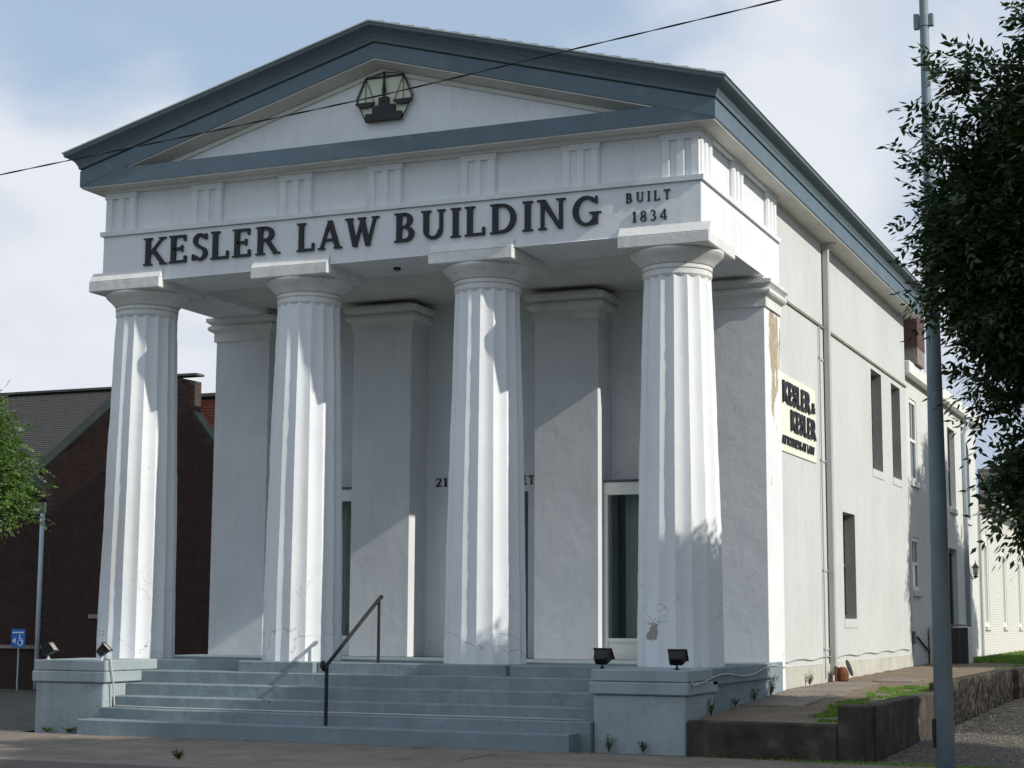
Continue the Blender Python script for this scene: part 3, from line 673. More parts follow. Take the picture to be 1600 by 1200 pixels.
def std_window(parent, xx, a, b_, z0, z1, kind):
    fm = 'frame_white' if kind in ('white',) else 'dark_frame'
    f_ = MB(); zm = (z0 + z1) / 2
    f_.box(xx - .05, xx + .01, a, a + .08, z0, z1); f_.box(xx - .05, xx + .01, b_ - .08, b_, z0, z1); f_.box(xx - .05, xx + .01, a + .08, b_ - .08, z1 - .08, z1); f_.box(xx - .05, xx + .01, a + .08, b_ - .08, z0, z0 + .08)
    if kind != 'door': f_.box(xx - .04, xx + .004, a + .08, b_ - .08, zm - .03, zm + .03); f_.box(xx - .04, xx, (a + b_) / 2 - .015, (a + b_) / 2 + .015, zm + .03, z1 - .08)
    o = f_.obj('window' if kind != 'door' else 'door', fm, parent)
    BX(xx - .03, xx - .02, a + .08, b_ - .08, z0 + .08, z1 - .08).obj('pane', 'darkglass', o)
    BX(xx - .5, xx - .45, a - .2, b_ + .2, z0 - .2, z1 + .2).obj('window_backing', 'interior', o)  # dark sheet, the unlit depth behind the pane put into its colour
    if kind != 'door': BX(RX + .002, RX + .05, a - .06, b_ + .06, z0 - .12, z0 - .002).obj('sill', 'wing', o, bevel=.004)
    return o
for (a, b_, z0, z1, kd) in wd_:
    xx = RX - (.03 if kd == 'white' else .12)
    o = std_window(RW, xx, a, b_, z0, z1, kd)
    if kd == 'arch':   # arched infill at the head
        pts = [(a - .001, z1 - .35)] + [((a + b_) / 2 - (b_ - a) / 2 * math.cos(R(t)), z1 - .36 + .35 * math.sin(R(t))) for t in range(0, 181, 15)] + [(b_ + .001, z1 - .35), (b_ + .001, z1 + .01), (a - .001, z1 + .01)]
        n = len(pts) // 2
        b = MB()
        arcp = [((a + b_) / 2 - (b_ - a) / 2 * math.cos(R(t)), z1 - .36 + .35 * math.sin(R(t))) for t in range(0, 181, 15)]
        for i in range(len(arcp) - 1):
            (u0, v0), (u1, v1) = arcp[i], arcp[i + 1]; b.prism([(u0, v0), (u1, v1), (u1, z1 + .003), (u0, z1 + .003)], 'X', RX - .1, RX - .002)
        b.obj('arch_infill', 'wing', o)
ds = MB(); ds.tube([(RX + .15, 22.5, 5.45), (RX + .14, 22.5, 5.25), (RX + .06, 22.5, 5.0), (RX + .06, 22.5, -.3)], .05); ds.obj('downspout', 'pipe', RW, smooth=True)
MB().tube([(RX + .03, 14.9, 3.2), (RX + .03, 14.75, 3.0), (RX + .03, 14.75, .2), (RX + .05, 14.8, -.1)], .014).obj('conduit', 'greypipe', RW)
BX(RX, RX + .09, 14.68, 14.85, .1, .35).obj('meter_box', 'dark_frame', RW)
ch = MB().box(3.55, 4.45, 15.0, 15.9, 6.02, 7.0); ch.box(3.5, 4.5, 14.97, 15.93, 7.0, 7.08); ch.obj('chimney', 'dark_brick_far', RW)
BX(3.56, 4.44, 15.01, 15.89, 5.685, 6.018).obj('chimney_base', 'chimney_grey', RW)

# painted brick building at the back
PB = thing('painted_brick_building', 'single-storey white painted brick building with tall arched windows beyond the wing', 'building', (0, 0, 0))
aw = [(25.95, 26.85, .42, 2.88), (29.7, 30.55, .40, 2.75), (33.4, 34.3, .38, 2.65), (37.1, 38.0, .36, 2.6), (40.8, 41.7, .36, 2.6)]
holed('X', RX - .005, 24.905, 46, -.6, 3.62, aw, .1).obj('wall', 'white_brick', PB, recalc=False)
BX(-6, RX - .1, 45.6, 45.995, -1, 3.6).obj('end_wall', 'white_brick', PB)
for (a, b_, z0, z1) in aw:
    f_ = MB(); x0 = RX - .07
    f_.box(x0, x0 + .05, a, a + .16, z0, z1); f_.box(x0, x0 + .05, b_ - .16, b_, z0, z1); f_.box(x0 - .01, x0 + .035, (a + b_) / 2 - .03, (a + b_) / 2 + .03, z0, z1 - .3); f_.box(x0, x0 + .045, a + .16, b_ - .16, z0, z0 + .1); f_.box(x0, x0 + .045, a + .16, b_ - .16, z1 - .4, z1)
    w_ = f_.obj('arched_window', 'frame_white', PB)
    BX(x0 - .03, x0 - .02, a + .1, b_ - .1, z0 + .1, z1 - .3).obj('pane', 'glass', w_); BX(x0 - .12, x0 - .1, a, b_, z0, z1).obj('window_backing', 'frame_white', w_)
    b = MB(); rz = min((b_ - a) / 2, .42)
    arcp = [((a + b_) / 2 - (b_ - a) / 2 * math.cos(R(t)), z1 - rz + rz * math.sin(R(t)) - .01) for t in range(0, 181, 12)]
    for i in range(len(arcp) - 1):
        (u0, v0), (u1, v1) = arcp[i], arcp[i + 1]; b.prism([(u0, v0), (u1, v1), (u1, z1 + .003), (u0, z1 + .003)], 'X', RX - .08, RX - .008)
    b.obj('arch_infill', 'white_brick', w_); BX(RX - .004, RX + .05, a - .08, b_ + .08, z0 - .1, z0 - .002).obj('sill', 'white_brick', w_)
MB().prism([(RX + .32, 3.50), (RX + .32, 3.62), (0, 5.1), (-5, 4.0), (-5, 3.5)], 'Y', 25.26, 46.3).obj('roof', 'roof', PB)
BX(RX + .325, RX + .42, 25.28, 46.3, 3.50, 3.60).obj('gutter', 'flash', PB)
BX(RX + .01, RX + .31, 25.28, 46.3, 3.44, 3.497).obj('eave_board', 'frame_white', PB)
MB().tube([(RX + .05, 24.95, 3.3), (RX + .05, 24.95, -.3)], .035).obj('conduit', 'greypipe', PB)
BX(2.6, 3.5, 37.5, 38.4, 4.1, 5.45).obj('chimney', 'chimney_grey', PB, bevel=.01)

# wall lantern
ln = thing('wall_lantern', 'small black lantern with pointed top on the far wall beyond the pole', 'lantern', (RX, 23.3, 1.75)); ln.scale = (.62, .62, .85)
MB().lathe([(.03, -.13), (.09, -.10), (.115, .08), (.10, .10)], .22, 0, 6).obj('lamp_glass', 'bulb', ln)
MB().lathe([(.15, .10), (.05, .2), (.02, .24), (.012, .30)], .22, 0, 8).obj('hood', 'iron', ln)
MB().lathe([(.02, -.2), (.07, -.17), (.11, -.135), (.03, -.125)], .22, 0, 8).obj('base', 'iron', ln)
MB().tube([(0.0, 0, -.05), (.1, 0, -.22), (.2, 0, -.19)], .018).obj('bracket', 'iron', ln)

# air conditioner
ac = thing('air_conditioner', 'cream condenser unit with dark louvred grille beside the rear wing', 'air conditioner', (4.2, 16.8, -.37))
c_ = MB(); c_.box(.03, .80, 0, .8, .02, .80); cs = c_.obj('casing', 'ac', ac, bevel=.015)
BX(.03, .83, -.008, -.001, .05, .80).obj('grille_back', 'interior', ac) if False else None
BX(.30, .82, -.012, -.002, .06, .79).obj('grille_back', 'interior', ac)
lv = BX(.30, .82, -.03, -.012, 0, .012).mesh('louvre', 'dark_frame')
for i in range(22): ob('louvre', lv, ac, (0, 0, .07 + i * .033))
for x in (.30, .475, .645, .81): BX(x, x + .012, -.036, -.031, .06, .79).obj('grille_bar', 'dark_frame', ac)
MB().lathe([(.30, .825), (.30, .85), (.27, .85), (.06, .86)], .43, .4, 24).obj('fan_guard', 'dark_frame', ac)
MB().tube([(-.02 + .05, .3, .25), (-.0 + .03, -.3, .35), (.03, -1.4, .6)], .02).obj('hose', 'iron', ac, smooth=True)
BX(0.0, .9, -.05, .85, -.05, .018).obj('pad', 'kerb', ac)

# ------------------------------------------------------------------ brick house to the left
BH = thing('brick_house', 'dark red brick house with shingled roof and chimney at the left', 'building', (-10, 9, -.93)); BH.location = (0, 0, 0)
gy = 9.0
gable = [(-12.14, -.95), (-5.6, -.95), (-5.6, .72), (-8.22, 3.96), (-8.69, 4.55), (-8.69, 5.19), (-9.12, 5.29), (-9.12, 5.1), (-10.26, 5.02), (-10.68, 4.72), (-12.30, 3.50), (-12.30, 3.0), (-12.14, 2.9)]
MB().prism(gable, 'Y', gy + .02, gy + .25).obj('gable_wall', 'mortar', BH)
left = [(-24, -.95), (-12.15, -.95), (-12.15, 3.4), (-24, 3.4)]
MB().prism(left, 'Y', gy + .42, gy + .6).obj('side_wall', 'mortar', BH)
def inside(p, poly):
    x, y = p; c = False
    for i in range(len(poly)):
        (x1, y1), (x2, y2) = poly[i], poly[i - 1]
        if (y1 > y) != (y2 > y) and x < (x2 - x1) * (y - y1) / (y2 - y1) + x1: c = not c
    return c
def bricks(root, poly, y, xr, zr, mt, nsingle, bw=.168, bh=.043, pw=.175, ph=.056):
    spots = []; z = zr[0]; r_ = 0
    while z < zr[1]:
        x = xr[0] + (pw / 2 if r_ % 2 else 0)
        while x < xr[1]:
            if all(inside((x + a, z + b), poly) for a in (.004, bw - .004) for b in (.003, bh - .003)): spots.append((x, z))
            x += pw
        z += ph; r_ += 1
    bm_ = BX(0, bw, -.012, 0, 0, bh).mesh('brick', mt)
    spots.sort(key=lambda s: (s[0] + 9.6) ** 2 + (s[1] - 1.5) ** 2)
    for x, z in spots[:nsingle]: ob('brick', bm_, root, (x, y + .015 + random.uniform(-.003, .002), z))
    b = MB()
    for x, z in spots[nsingle:]:
        d = random.uniform(-.015, -.009); b.box(x, x + bw, y + .018 + d, y + .018, z, z + bh)
    b.obj('brickwork', mt, root, recalc=False, kind='stuff')
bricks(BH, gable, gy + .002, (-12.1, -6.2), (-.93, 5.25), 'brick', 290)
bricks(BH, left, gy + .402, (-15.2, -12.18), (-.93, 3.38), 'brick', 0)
# right-hand orange-red block behind
MB().prism([(-14, -1), (-5, -1), (-5, 5.6), (-14, 5.6)], 'Y', 14.02, 14.3).obj('rear_block', 'mortar', BH)
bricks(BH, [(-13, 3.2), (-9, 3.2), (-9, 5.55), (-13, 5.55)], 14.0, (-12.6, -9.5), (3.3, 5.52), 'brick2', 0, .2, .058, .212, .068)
BX(-14.1, -4.9, 13.9, 14.4, 5.602, 5.68).obj('coping', 'verge', BH)
BX(-9.16, -8.64, gy - .03, gy + .27, 5.30, 5.345).obj('chimney_cap', 'verge', BH)
BX(-12.0, -9.2, gy + .26, 14, -1, 2.9).obj('wing_body', 'mortar', BH); BX(-9.19, -5.7, gy + .26, 14, -1, .6).obj('wing_body', 'mortar', BH)
# verge boards on the gable
def vergeb(p, q, wd_=.2):
    (x0, z0), (x1, z1) = p, q
    MB().prism([(x0, z0), (x1, z1), (x1, z1 + wd_), (x0, z0 + wd_)], 'Y', gy - .06, gy + .3).obj('verge_board', 'verge', BH)
vergeb((-12.42, 3.42), (-10.26, 5.02), .22); MB().prism([(-8.67, 4.55), (-5.6, .73), (-5.6, .76), (-8.67, 4.58)], 'Y', gy - .02, gy + .255).obj('coping', 'verge', BH)
BX(-12.45, -12.16, gy - .05, gy + .3, 2.62, 2.86).obj('gutter_end', 'verge', BH)
# shingled roof sloping towards us, course by course
b = MB(); nC = 46; y0, z0, y1, z1 = gy + .15, 3.30, 12.6, 5.66
for i in range(nC):
    ya = y0 + (y1 - y0) * i / nC; yb = y0 + (y1 - y0) * (i + 1) / nC; za = z0 + (z1 - z0) * i / nC; zb = z0 + (z1 - z0) * (i + 1) / nC
    xr = -11.4
    b.add([(-26, ya, za + .016), (xr, ya, za + .016), (xr, yb, zb + .002), (-26, yb, zb + .002), (-26, ya, za), (xr, ya, za)], [(0, 1, 2, 3), (4, 5, 1, 0)])
b.obj('roof', 'shingle', BH, recalc=False)
MB().prism([(12.6, 5.66), (12.5, 5.70), (12.7, 5.70), (15.6, 3.4), (15.5, 3.3)], 'X', -26, -11.4).obj('roof_back', 'shingle', BH)
BX(-26, -11.4, 12.5, 12.7, 5.68, 5.73).obj('ridge_cap', 'verge', BH)
BX(-26, -12.2, gy + .1, gy + .3, 3.18, 3.32).obj('eave_gutter', 'verge', BH)
MB().tube([(-12.17, gy - .08, 2.62), (-12.17, gy - .08, -.9)], .05).obj('downspout', 'pipe', BH, smooth=True)
BX(-15.5, -12.2, gy + .36, gy + .41, -.10, -.03).obj('band_course', 'chimney_grey', BH)
BX(-11.0, -10.75, gy - .03, gy + .0, .52, .60).obj('vent', 'chimney_grey', BH)
# accessible parking sign
sn = thing('accessible_sign', 'small blue wheelchair sign with white arrow by the brick house corner', 'sign', (-12.55, 8.8, .10))
BX(-.17, .17, -.01, .01, -.16, .20).obj('panel', 'bluesign', sn, bevel=.003)
def flat(polys, name, y=-.013):
    b = MB()
    for i, p in enumerate(polys): b.prism(p, 'Y', y - .001 * (i % 3), -.0101)
    b.obj(name, 'signwhite', sn)
flat([[(-.14, -.03), (-.06, .03), (-.06, -.09)]], 'arrow')
flat([rect(-.14, .14, .12, .145)], 'text_bar')
wc = arc(.06, -.06, .075, .075, -200, 60, .016, .016) + [rect(.03, .05, -.03, .06), rect(.03, .10, -.035, -.018), rect(.09, .107, -.10, -.02), rect(.045, .09, .01, .025)] + arc(.04, .08, .018, .018, 0, 360, .018, .018, 8)
flat(wc, 'wheelchair_symbol')
MB().tube([(0, .02, .15), (0, .02, -1.02)], .016).obj('post', 'pipe', sn)

# ------------------------------------------------------------------ raised bed, retaining walls
def bed_z(x, y):
    t = min(max((y + 1) / 4.5, 0), 1)
    z = -.57 + .17 * t + max(0, min(y - 4, 10)) * .008
    return z - .03 * max(0, x - 5.4)
grid_sheet('side_path', 4.2, 6.22, -.99, 60, 26, 200, bed_z, 'bed', .018)
lw = tag(BX(4.45, 6.12, -1.12, -.90, -1.0, -.545).obj('low_retaining_wall', 'retain', bevel=.02), 'low dark concrete wall along the sidewalk beside the right porch block', 'wall')
cw = tag(BX(6.125, 6.42, -1.12, -.65, -1.0, -.345).obj('corner_pier', 'retain', bevel=.02), 'taller dark concrete corner pier where the low wall meets the driveway', 'pier')
segs = [(-.64, 2.1, -.355, .0), (2.11, 4.3, -.385, .05), (4.31, 12.1, -.27, .02), (12.11, 20, -.28, -.1)]
labs = ['concrete retaining wall nearest the lamp post, partly sunlit', 'lower dark retaining wall section behind the lamp post', 'long dark retaining wall section right of the lamp post', 'farthest retaining wall section by the driveway at the right edge']
for (a, b_, zt, dx), lb_ in zip(segs, labs):
    tag(BX(6.24 - dx, 6.44 - dx, a, b_, -1.05, zt).obj('retaining_wall', 'retain', bevel=.018), lb_, 'wall', 'retaining walls along the driveway')
for i in range(3):    # paving pieces in the path
    pass
pv = []
random.seed(5)
for (x0, y0, x1, y1) in ((4.35, 1.2, 5.2, 2.4), (4.4, 2.45, 5.3, 3.7), (4.35, 3.8, 5.15, 5.2), (4.4, 5.3, 5.1, 6.7), (4.9, 7.2, 5.5, 8.6)):
    zq = [bed_z(x, y) + .014 for x, y in ((x0, y0), (x1, y0), (x1, y1), (x0, y1))]
    MB().add([(x0, y0, zq[0] - .06), (x1, y0, zq[1] - .06), (x1, y1, zq[2] - .06), (x0, y1, zq[3] - .06), (x0, y0, zq[0]), (x1, y0, zq[1]), (x1, y1, zq[2]), (x0, y1, zq[3])], [(0, 1, 2, 3), (4, 5, 6, 7), (0, 1, 5, 4), (1, 2, 6, 5), (2, 3, 7, 6), (3, 0, 4, 7)]).obj('paving_slab', 'walk', bpy.data.objects['side_path'], bevel=.006)

# gravel stones and scattered debris
random.seed(11)
b = MB()
for i in range(5200):
    x = 6.5 + 5.5 * random.random() ** 1.3; y = -1.3 + 9 * random.random() ** 1.4
    r_ = random.uniform(.008, .022); z = -.945 + min(max(y + 1, 0), 12) * .012 + .004
    a = random.random() * 3; cx, sx_ = math.cos(a) * r_, math.sin(a) * r_
    b.add([(x + cx, y + sx_, z), (x - sx_, y + cx, z), (x - cx, y - sx_, z), (x + sx_, y - cx, z), (x, y, z + r_ * .8), (x, y, z - r_)],
          [(0, 1, 4), (1, 2, 4), (2, 3, 4), (3, 0, 4)])
b.obj('gravel_stones', 'stone', recalc=False, kind='stuff')
b = MB()
for i in range(900):
    x = random.uniform(4.35, 6.1); y = random.uniform(-.9, 9); z = bed_z(x, y) + .012
    r_ = random.uniform(.005, .016); a = random.random() * 3; cx, sx_ = math.cos(a) * r_, math.sin(a) * r_
    b.add([(x + cx, y + sx_, z), (x - sx_, y + cx, z), (x - cx, y - sx_, z), (x + sx_, y - cx, z), (x, y, z + r_ * .8)], [(0, 1, 4), (1, 2, 4), (2, 3, 4), (3, 0, 4)])
b.obj('path_debris', 'stone', recalc=False, kind='stuff')

b = MB(); random.seed(31)
for i in range(420):
    x = random.uniform(-9, 8); y = random.choice([random.uniform(-4.6, -1.5), random.gauss(-1.5, .04)]); y = min(y, -1.48); z = GZ + .006
    s_ = random.uniform(.008, .022); a = random.random() * 6; c_, d_ = math.cos(a) * s_, math.sin(a) * s_
    b.add([(x + c_, y + d_, z), (x - d_ * .5, y + c_ * .5, z + .004), (x - c_, y - d_, z), (x + d_ * .5, y - c_ * .5, z + .002)], [(0, 1, 2, 3)])
b.obj('leaf_litter', 'bed', recalc=False, kind='stuff')
# grass
def grass(name, n, region, zf, h=.07):
    b = MB()
    for i in range(n):
        x, y = region()
        z = zf(x, y) - .01; a = random.random() * 6.28; hh = h * random.uniform(.5, 1.3); wv = .006 + hh * .05
        lx, ly = math.cos(a + 1.3) * hh * random.uniform(.1, .6), math.sin(a + 1.3) * hh * random.uniform(.1, .6)
        cx, sx_ = math.cos(a) * wv, math.sin(a) * wv
        b.add([(x - cx, y - sx_, z), (x + cx, y + sx_, z), (x + lx * .4 + cx * .6, y + ly * .4 + sx_ * .6, z + hh * .6), (x + lx, y + ly, z + hh)], [(0, 1, 2), (0, 2, 3)])
    return b.obj(name, 'grass', recalc=False, kind='stuff')
def reg1():
    while True:
        x = random.uniform(5.15, 6.25); y = random.uniform(-.6, 17)
        lim = 5.80 - .32 * noise.noise((y * .9, 2, 0)) + (.25 if y > 9 else 0) - (.25 if 0 < y < 6 else 0)
        if x > lim and noise.noise((x * 3, y * 3, 9)) > -.12: return x, y
grass('grass_strip', 20000, reg1, bed_z, .04)
grass('lawn', 16000, lambda: (random.uniform(4.6, 6.4), random.uniform(18, 34)), bed_z, .09)
grass('verge_grass', 2600, lambda: (random.gauss(6.9, .9), random.gauss(-1.55, .07)), lambda x, y: -.93, .05)
grass('yard_grass', 1500, lambda: (random.uniform(-9, -4.9), random.gauss(-1.42, .08)), lambda x, y: -.94, .05)

# weeds, each a plant of its own
def weed(loc, h, n, label, spread=.12, mt='weed'):
    b = MB()
    for i in range(n):
        a = random.random() * 6.28; l = h * random.uniform(.5, 1); tip = Vector((math.cos(a) * spread * random.random(), math.sin(a) * spread * random.random() * .6, l))
        b.tube([(0, 0, 0), tuple(tip * .5 + Vector((0, 0, .01))), tuple(tip)], [.003, .0025, .001], 4, False)
        for k in range(9):
            t = random.uniform(.25, 1); p = tip * t; d = Vector((random.uniform(-1, 1), random.uniform(-1, 1), random.uniform(-.1, .8))).normalized(); s = random.uniform(.018, .036)
            sd_ = d.cross(Vector((0, 0, 1))).normalized() * s * .35
            b.add([p, p + d * s * .5 + sd_, p + d * s, p + d * s * .5 - sd_], [(0, 1, 2, 3)])
    o = b.obj('weed', mt, recalc=False, loc=loc); tag(o, label, 'weed', 'weeds growing at the foot of the walls'); return o
random.seed(21)
weed((4.43, 2.72, -.44), .30, 26, 'tall sunlit weed where the porch block meets the white pilaster', .15)
weed((4.47, 1.75, -.45), .16, 10, 'small shaded weed beside the porch side wall, nearest the tall weed', .08)
weed((4.47, .85, -.48), .12, 8, 'low dark weed midway along the porch side wall', .09)
weed((4.47, -.2, -.55), .22, 12, 'dark weed beside the right porch block behind the low wall', .09)
weed((4.36, 5.3, -.37), .18, 14, 'weed against the grey wall left of the downspout', .12)
weed((3.55, -1.13, -.915), .20, 12, 'spindly weed before the right porch block beside the bottom step', .12)
weed((3.95, -1.12, -.915), .16, 12, 'leafy weed at the middle foot of the right porch block', .08)
weed((-.15, -4.1, -.915), .10, 26, 'clump of weeds in the sidewalk at the bottom edge', .14)
weed((-3.78, -1.14, -.915), .06, 22, 'low green weed at the foot of the left porch block near the steps', .16)
weed((-4.12, -1.14, -.915), .05, 16, 'low green weed near the left corner of the left porch block', .12)

# ------------------------------------------------------------------ handrail
hr = thing('stair_handrail', 'dark iron handrail climbing the steps left of centre', 'handrail', (.03, -1.25, -.7)); hr.location = (0, 0, 0)
MB().tube([(.03, -1.27, -.715), (.03, -1.27, .0)], .024, 10).obj('post', 'iron', hr)
MB().tube([(.07, .0, -.01), (.07, .0, .80)], .021, 10).obj('post', 'iron', hr)
MB().tube([(.03, -1.35, -.06), (.03, -1.30, -.02), (.05, -.65, .39), (.07, .04, .82)], .024, 10).obj('rail', 'iron', hr)
MB().lathe([(.01, -.05), (.03, -.035), (.036, 0), (.03, .035), (.01, .05)], .03, -1.365, 12).obj('end_knob', 'iron', hr)
MB().lathe([(.01, .79), (.028, .81), (.028, .835), (.01, .85)], .07, .055, 12).obj('end_cap', 'iron', hr)

# floodlights
def flood(loc, yaw, tilt, label):
    t = thing('floodlight', label, 'floodlight', loc, 'floodlights on the porch blocks')
    MB().lathe([(.028, 0), (.028, .015), (.012, .02), (.012, .05)], 0, 0, 12).obj('mount', 'frame_white' if loc[0] < 0 else 'iron', t)
    hd = MB(); hw, hh = .10, .065
    hd.add([(-hw, .07, -hh), (hw, .07, -hh), (hw, .07, hh), (-hw, .07, hh), (-hw * .8, -.05, -hh * .7), (hw * .8, -.05, -hh * .7), (hw * .8, -.05, hh * .7), (-hw * .8, -.05, hh * .7)],
           [(0, 1, 2, 3), (4, 7, 6, 5), (0, 4, 5, 1), (1, 5, 6, 2), (2, 6, 7, 3), (3, 7, 4, 0)])
    m_ = Matrix.Rotation(yaw, 4, 'Z') @ Matrix.Rotation(tilt, 4, 'X'); 
    h = hd.obj('housing', 'iron', t, loc=(0, 0, .12), bevel=.006); h.rotation_euler = m_.to_euler()
    fr_ = MB()
    fr_.box(-hw - .012, hw + .012, .071, .085, -hh - .012, -hh + .004); fr_.box(-hw - .012, hw + .012, .071, .085, hh - .004, hh + .012); fr_.box(-hw - .012, -hw + .004, .0711, .0849, -hh, hh); fr_.box(hw - .004, hw + .012, .0711, .0849, -hh, hh)
    fr_.obj('bezel', 'iron', h); BX(-hw + .004, hw - .004, .0705, .076, -hh + .004, hh - .004).obj('lens', 'bulb', h)
    for k in range(5): BX(-hw * .7, hw * .7, -.068, -.051, -.04 + k * .019, -.036 + k * .019).obj('cooling_fin', 'iron', h)
flood((3.42, -.98, 0), R(-4), R(38), 'black floodlight near the left corner of the right porch block')
flood((4.30, -.96, 0), R(3), R(32), 'black floodlight in front of the rightmost column')
flood((-4.27, -.97, 0), R(-72), R(38), 'black floodlight at the outer corner of the left porch block')
flood((-3.42, -.97, 0), R(-66), R(44), 'black floodlight at the inner corner of the left porch block')

# pipe from the left floodlight down to the steps
cp = tag(MB().tube([(-3.42, -.97, .012), (-3.27, -.99, .014), (-3.265, -1.0, -.03), (-3.262, -.93, -.30), (-3.262, -.90, -.555), (-3.24, -.93, -.575), (-2.4, -1.02, -.577), (0, -1.02, -.577), (3.2, -1.02, -.577)], .011, 8).obj('conduit_pipe', 'greypipe', smooth=True),
         'thin white conduit running down the left porch block and along the steps', 'pipe')
cc = [(4.49, -1.0, -.10)]
random.seed(3)
for i in range(60):
    y = -1.0 + i * 4.9 / 60; z = -.12 + .035 * math.sin(y * 2.6 + 1) + (.02 * y)
    cc.append((4.485 if y < 2.96 else 4.375, y, min(z, -.015)))
for i in range(80):
    y = 3.95 + i * 10.3 / 80; cc.append((WX + .022, y, .0 - .03 * abs(math.sin(y * 1.9)) ** 3 + .003 * (y - 4)))
tag(MB().tube(cc, .009, 6).obj('wall_cable', 'greypipe', smooth=True), 'sagging pale cable clipped along the foot of the side wall', 'cable')
# rusty fitting at the downspout foot
rf = thing('rusty_drain_fitting', 'rusty drain pot with a black lid at the foot of the downspout', 'drain fitting', (4.50, 6.9, -.37))
MB().lathe([(.07, 0), (.095, .02), (.10, .12), (.07, .2), (.03, .22)], 0, 0, 12).obj('pot', 'rust', rf)
MB().lathe([(.02, -.01), (.13, 0), (.13, .015), (.02, .02)], 0, 0, 14).obj('lid', 'iron', rf).matrix_local = Matrix.Translation((.08, .12, .20)) @ Matrix.Rotation(R(70), 4, 'Y')
MB().tube([(-.08, -.1, 0), (-.08, -.1, .22), (0, 0, .18)], .02).obj('spigot', 'rust', rf)

# small fixtures under the architrave
for (x, y, lb_) in ((-.02, .55, 'small dark lamp fixture under the beam between the middle columns'),):
    t = thing('soffit_lamp', lb_, 'lamp', (x, y, 5.195))
    MB().lathe([(.05, 0), (.05, -.03), (.03, -.035)], 0, 0, 12).obj('base', 'iron', t); MB().lathe([(.03, -.035), (.035, -.05), (.015, -.065)], 0, 0, 12).obj('bulb', 'bulb', t)

# ------------------------------------------------------------------ overhead wire: two twisted strands
def wpt(t):
    P = [Vector((-1.2, -8, 4.19)), Vector((.43, -8, 4.335)), Vector((3.89, -8, 4.60)), Vector((5.58, -8, 4.775)), Vector((7.3, -8, 4.955)), Vector((14, -8, 5.72))]
    xs = [p.x for p in P]; x = -1.2 + 15.2 * t
    # smooth catenary through measured points
    for i in range(5):
        if xs[i] <= x <= xs[i + 1]:
            u = (x - xs[i]) / (xs[i + 1] - xs[i]); p0 = P[max(i - 1, 0)]; p1 = P[i]; p2 = P[i + 1]; p3 = P[min(i + 2, 5)]
            m1 = (p2.z - p0.z) / (p2.x - p0.x); m2 = (p3.z - p1.z) / (p3.x - p1.x); h = p2.x - p1.x
            z = (2 * u**3 - 3 * u**2 + 1) * p1.z + (u**3 - 2 * u**2 + u) * h * m1 + (-2 * u**3 + 3 * u**2) * p2.z + (u**3 - u**2) * h * m2
            return Vector((x, -8, z))
    return P[-1]
ow = thing('overhead_wire', 'black twisted service wire crossing in front of the pediment', 'wire', (0, -8, 4.3)); ow.location = (0, 0, 0)
for ph in (0, math.pi):
    pts = []
    for i in range(420):
        p = wpt(i / 419); a = p.x * 9 + ph; pts.append(p + Vector((0, math.cos(a) * .0035, math.sin(a) * .0035)))
    MB().tube(pts, .0038, 5).obj('strand', 'iron', ow, smooth=True)

# ------------------------------------------------------------------ lamp pole
lp = thing('street_light_pole', 'tall tapered blue-grey metal pole standing by the driveway at right', 'pole', (7.41, -2.2, GZ))
MB().lathe([(.20, 0), (.20, .03), (.11, .035)], 0, 0, 8).obj('base_plate', 'pole', lp)
MB().lathe([(.096, .03), (.084, 2.8), (.068, 4.8), (.054, 5.9), (.046, 7.6), (.042, 9.5)], 0, 0, 24).obj('shaft', 'pole', lp, smooth=True)
BX(-.075, -.11, -.07, .07, .24, .52).obj('hand_hole_cover', 'iron', lp, bevel=.008)
bd = MB(); bd.lathe([(.055, 7.56), (.055, 7.68)], 0, 0, 20); bd.box(-.105, -.052, -.03, .03, 7.54, 7.70); bd.box(.052, .095, -.03, .03, 7.56, 7.69); bd.obj('clamp_band', 'pole', lp, bevel=.004)

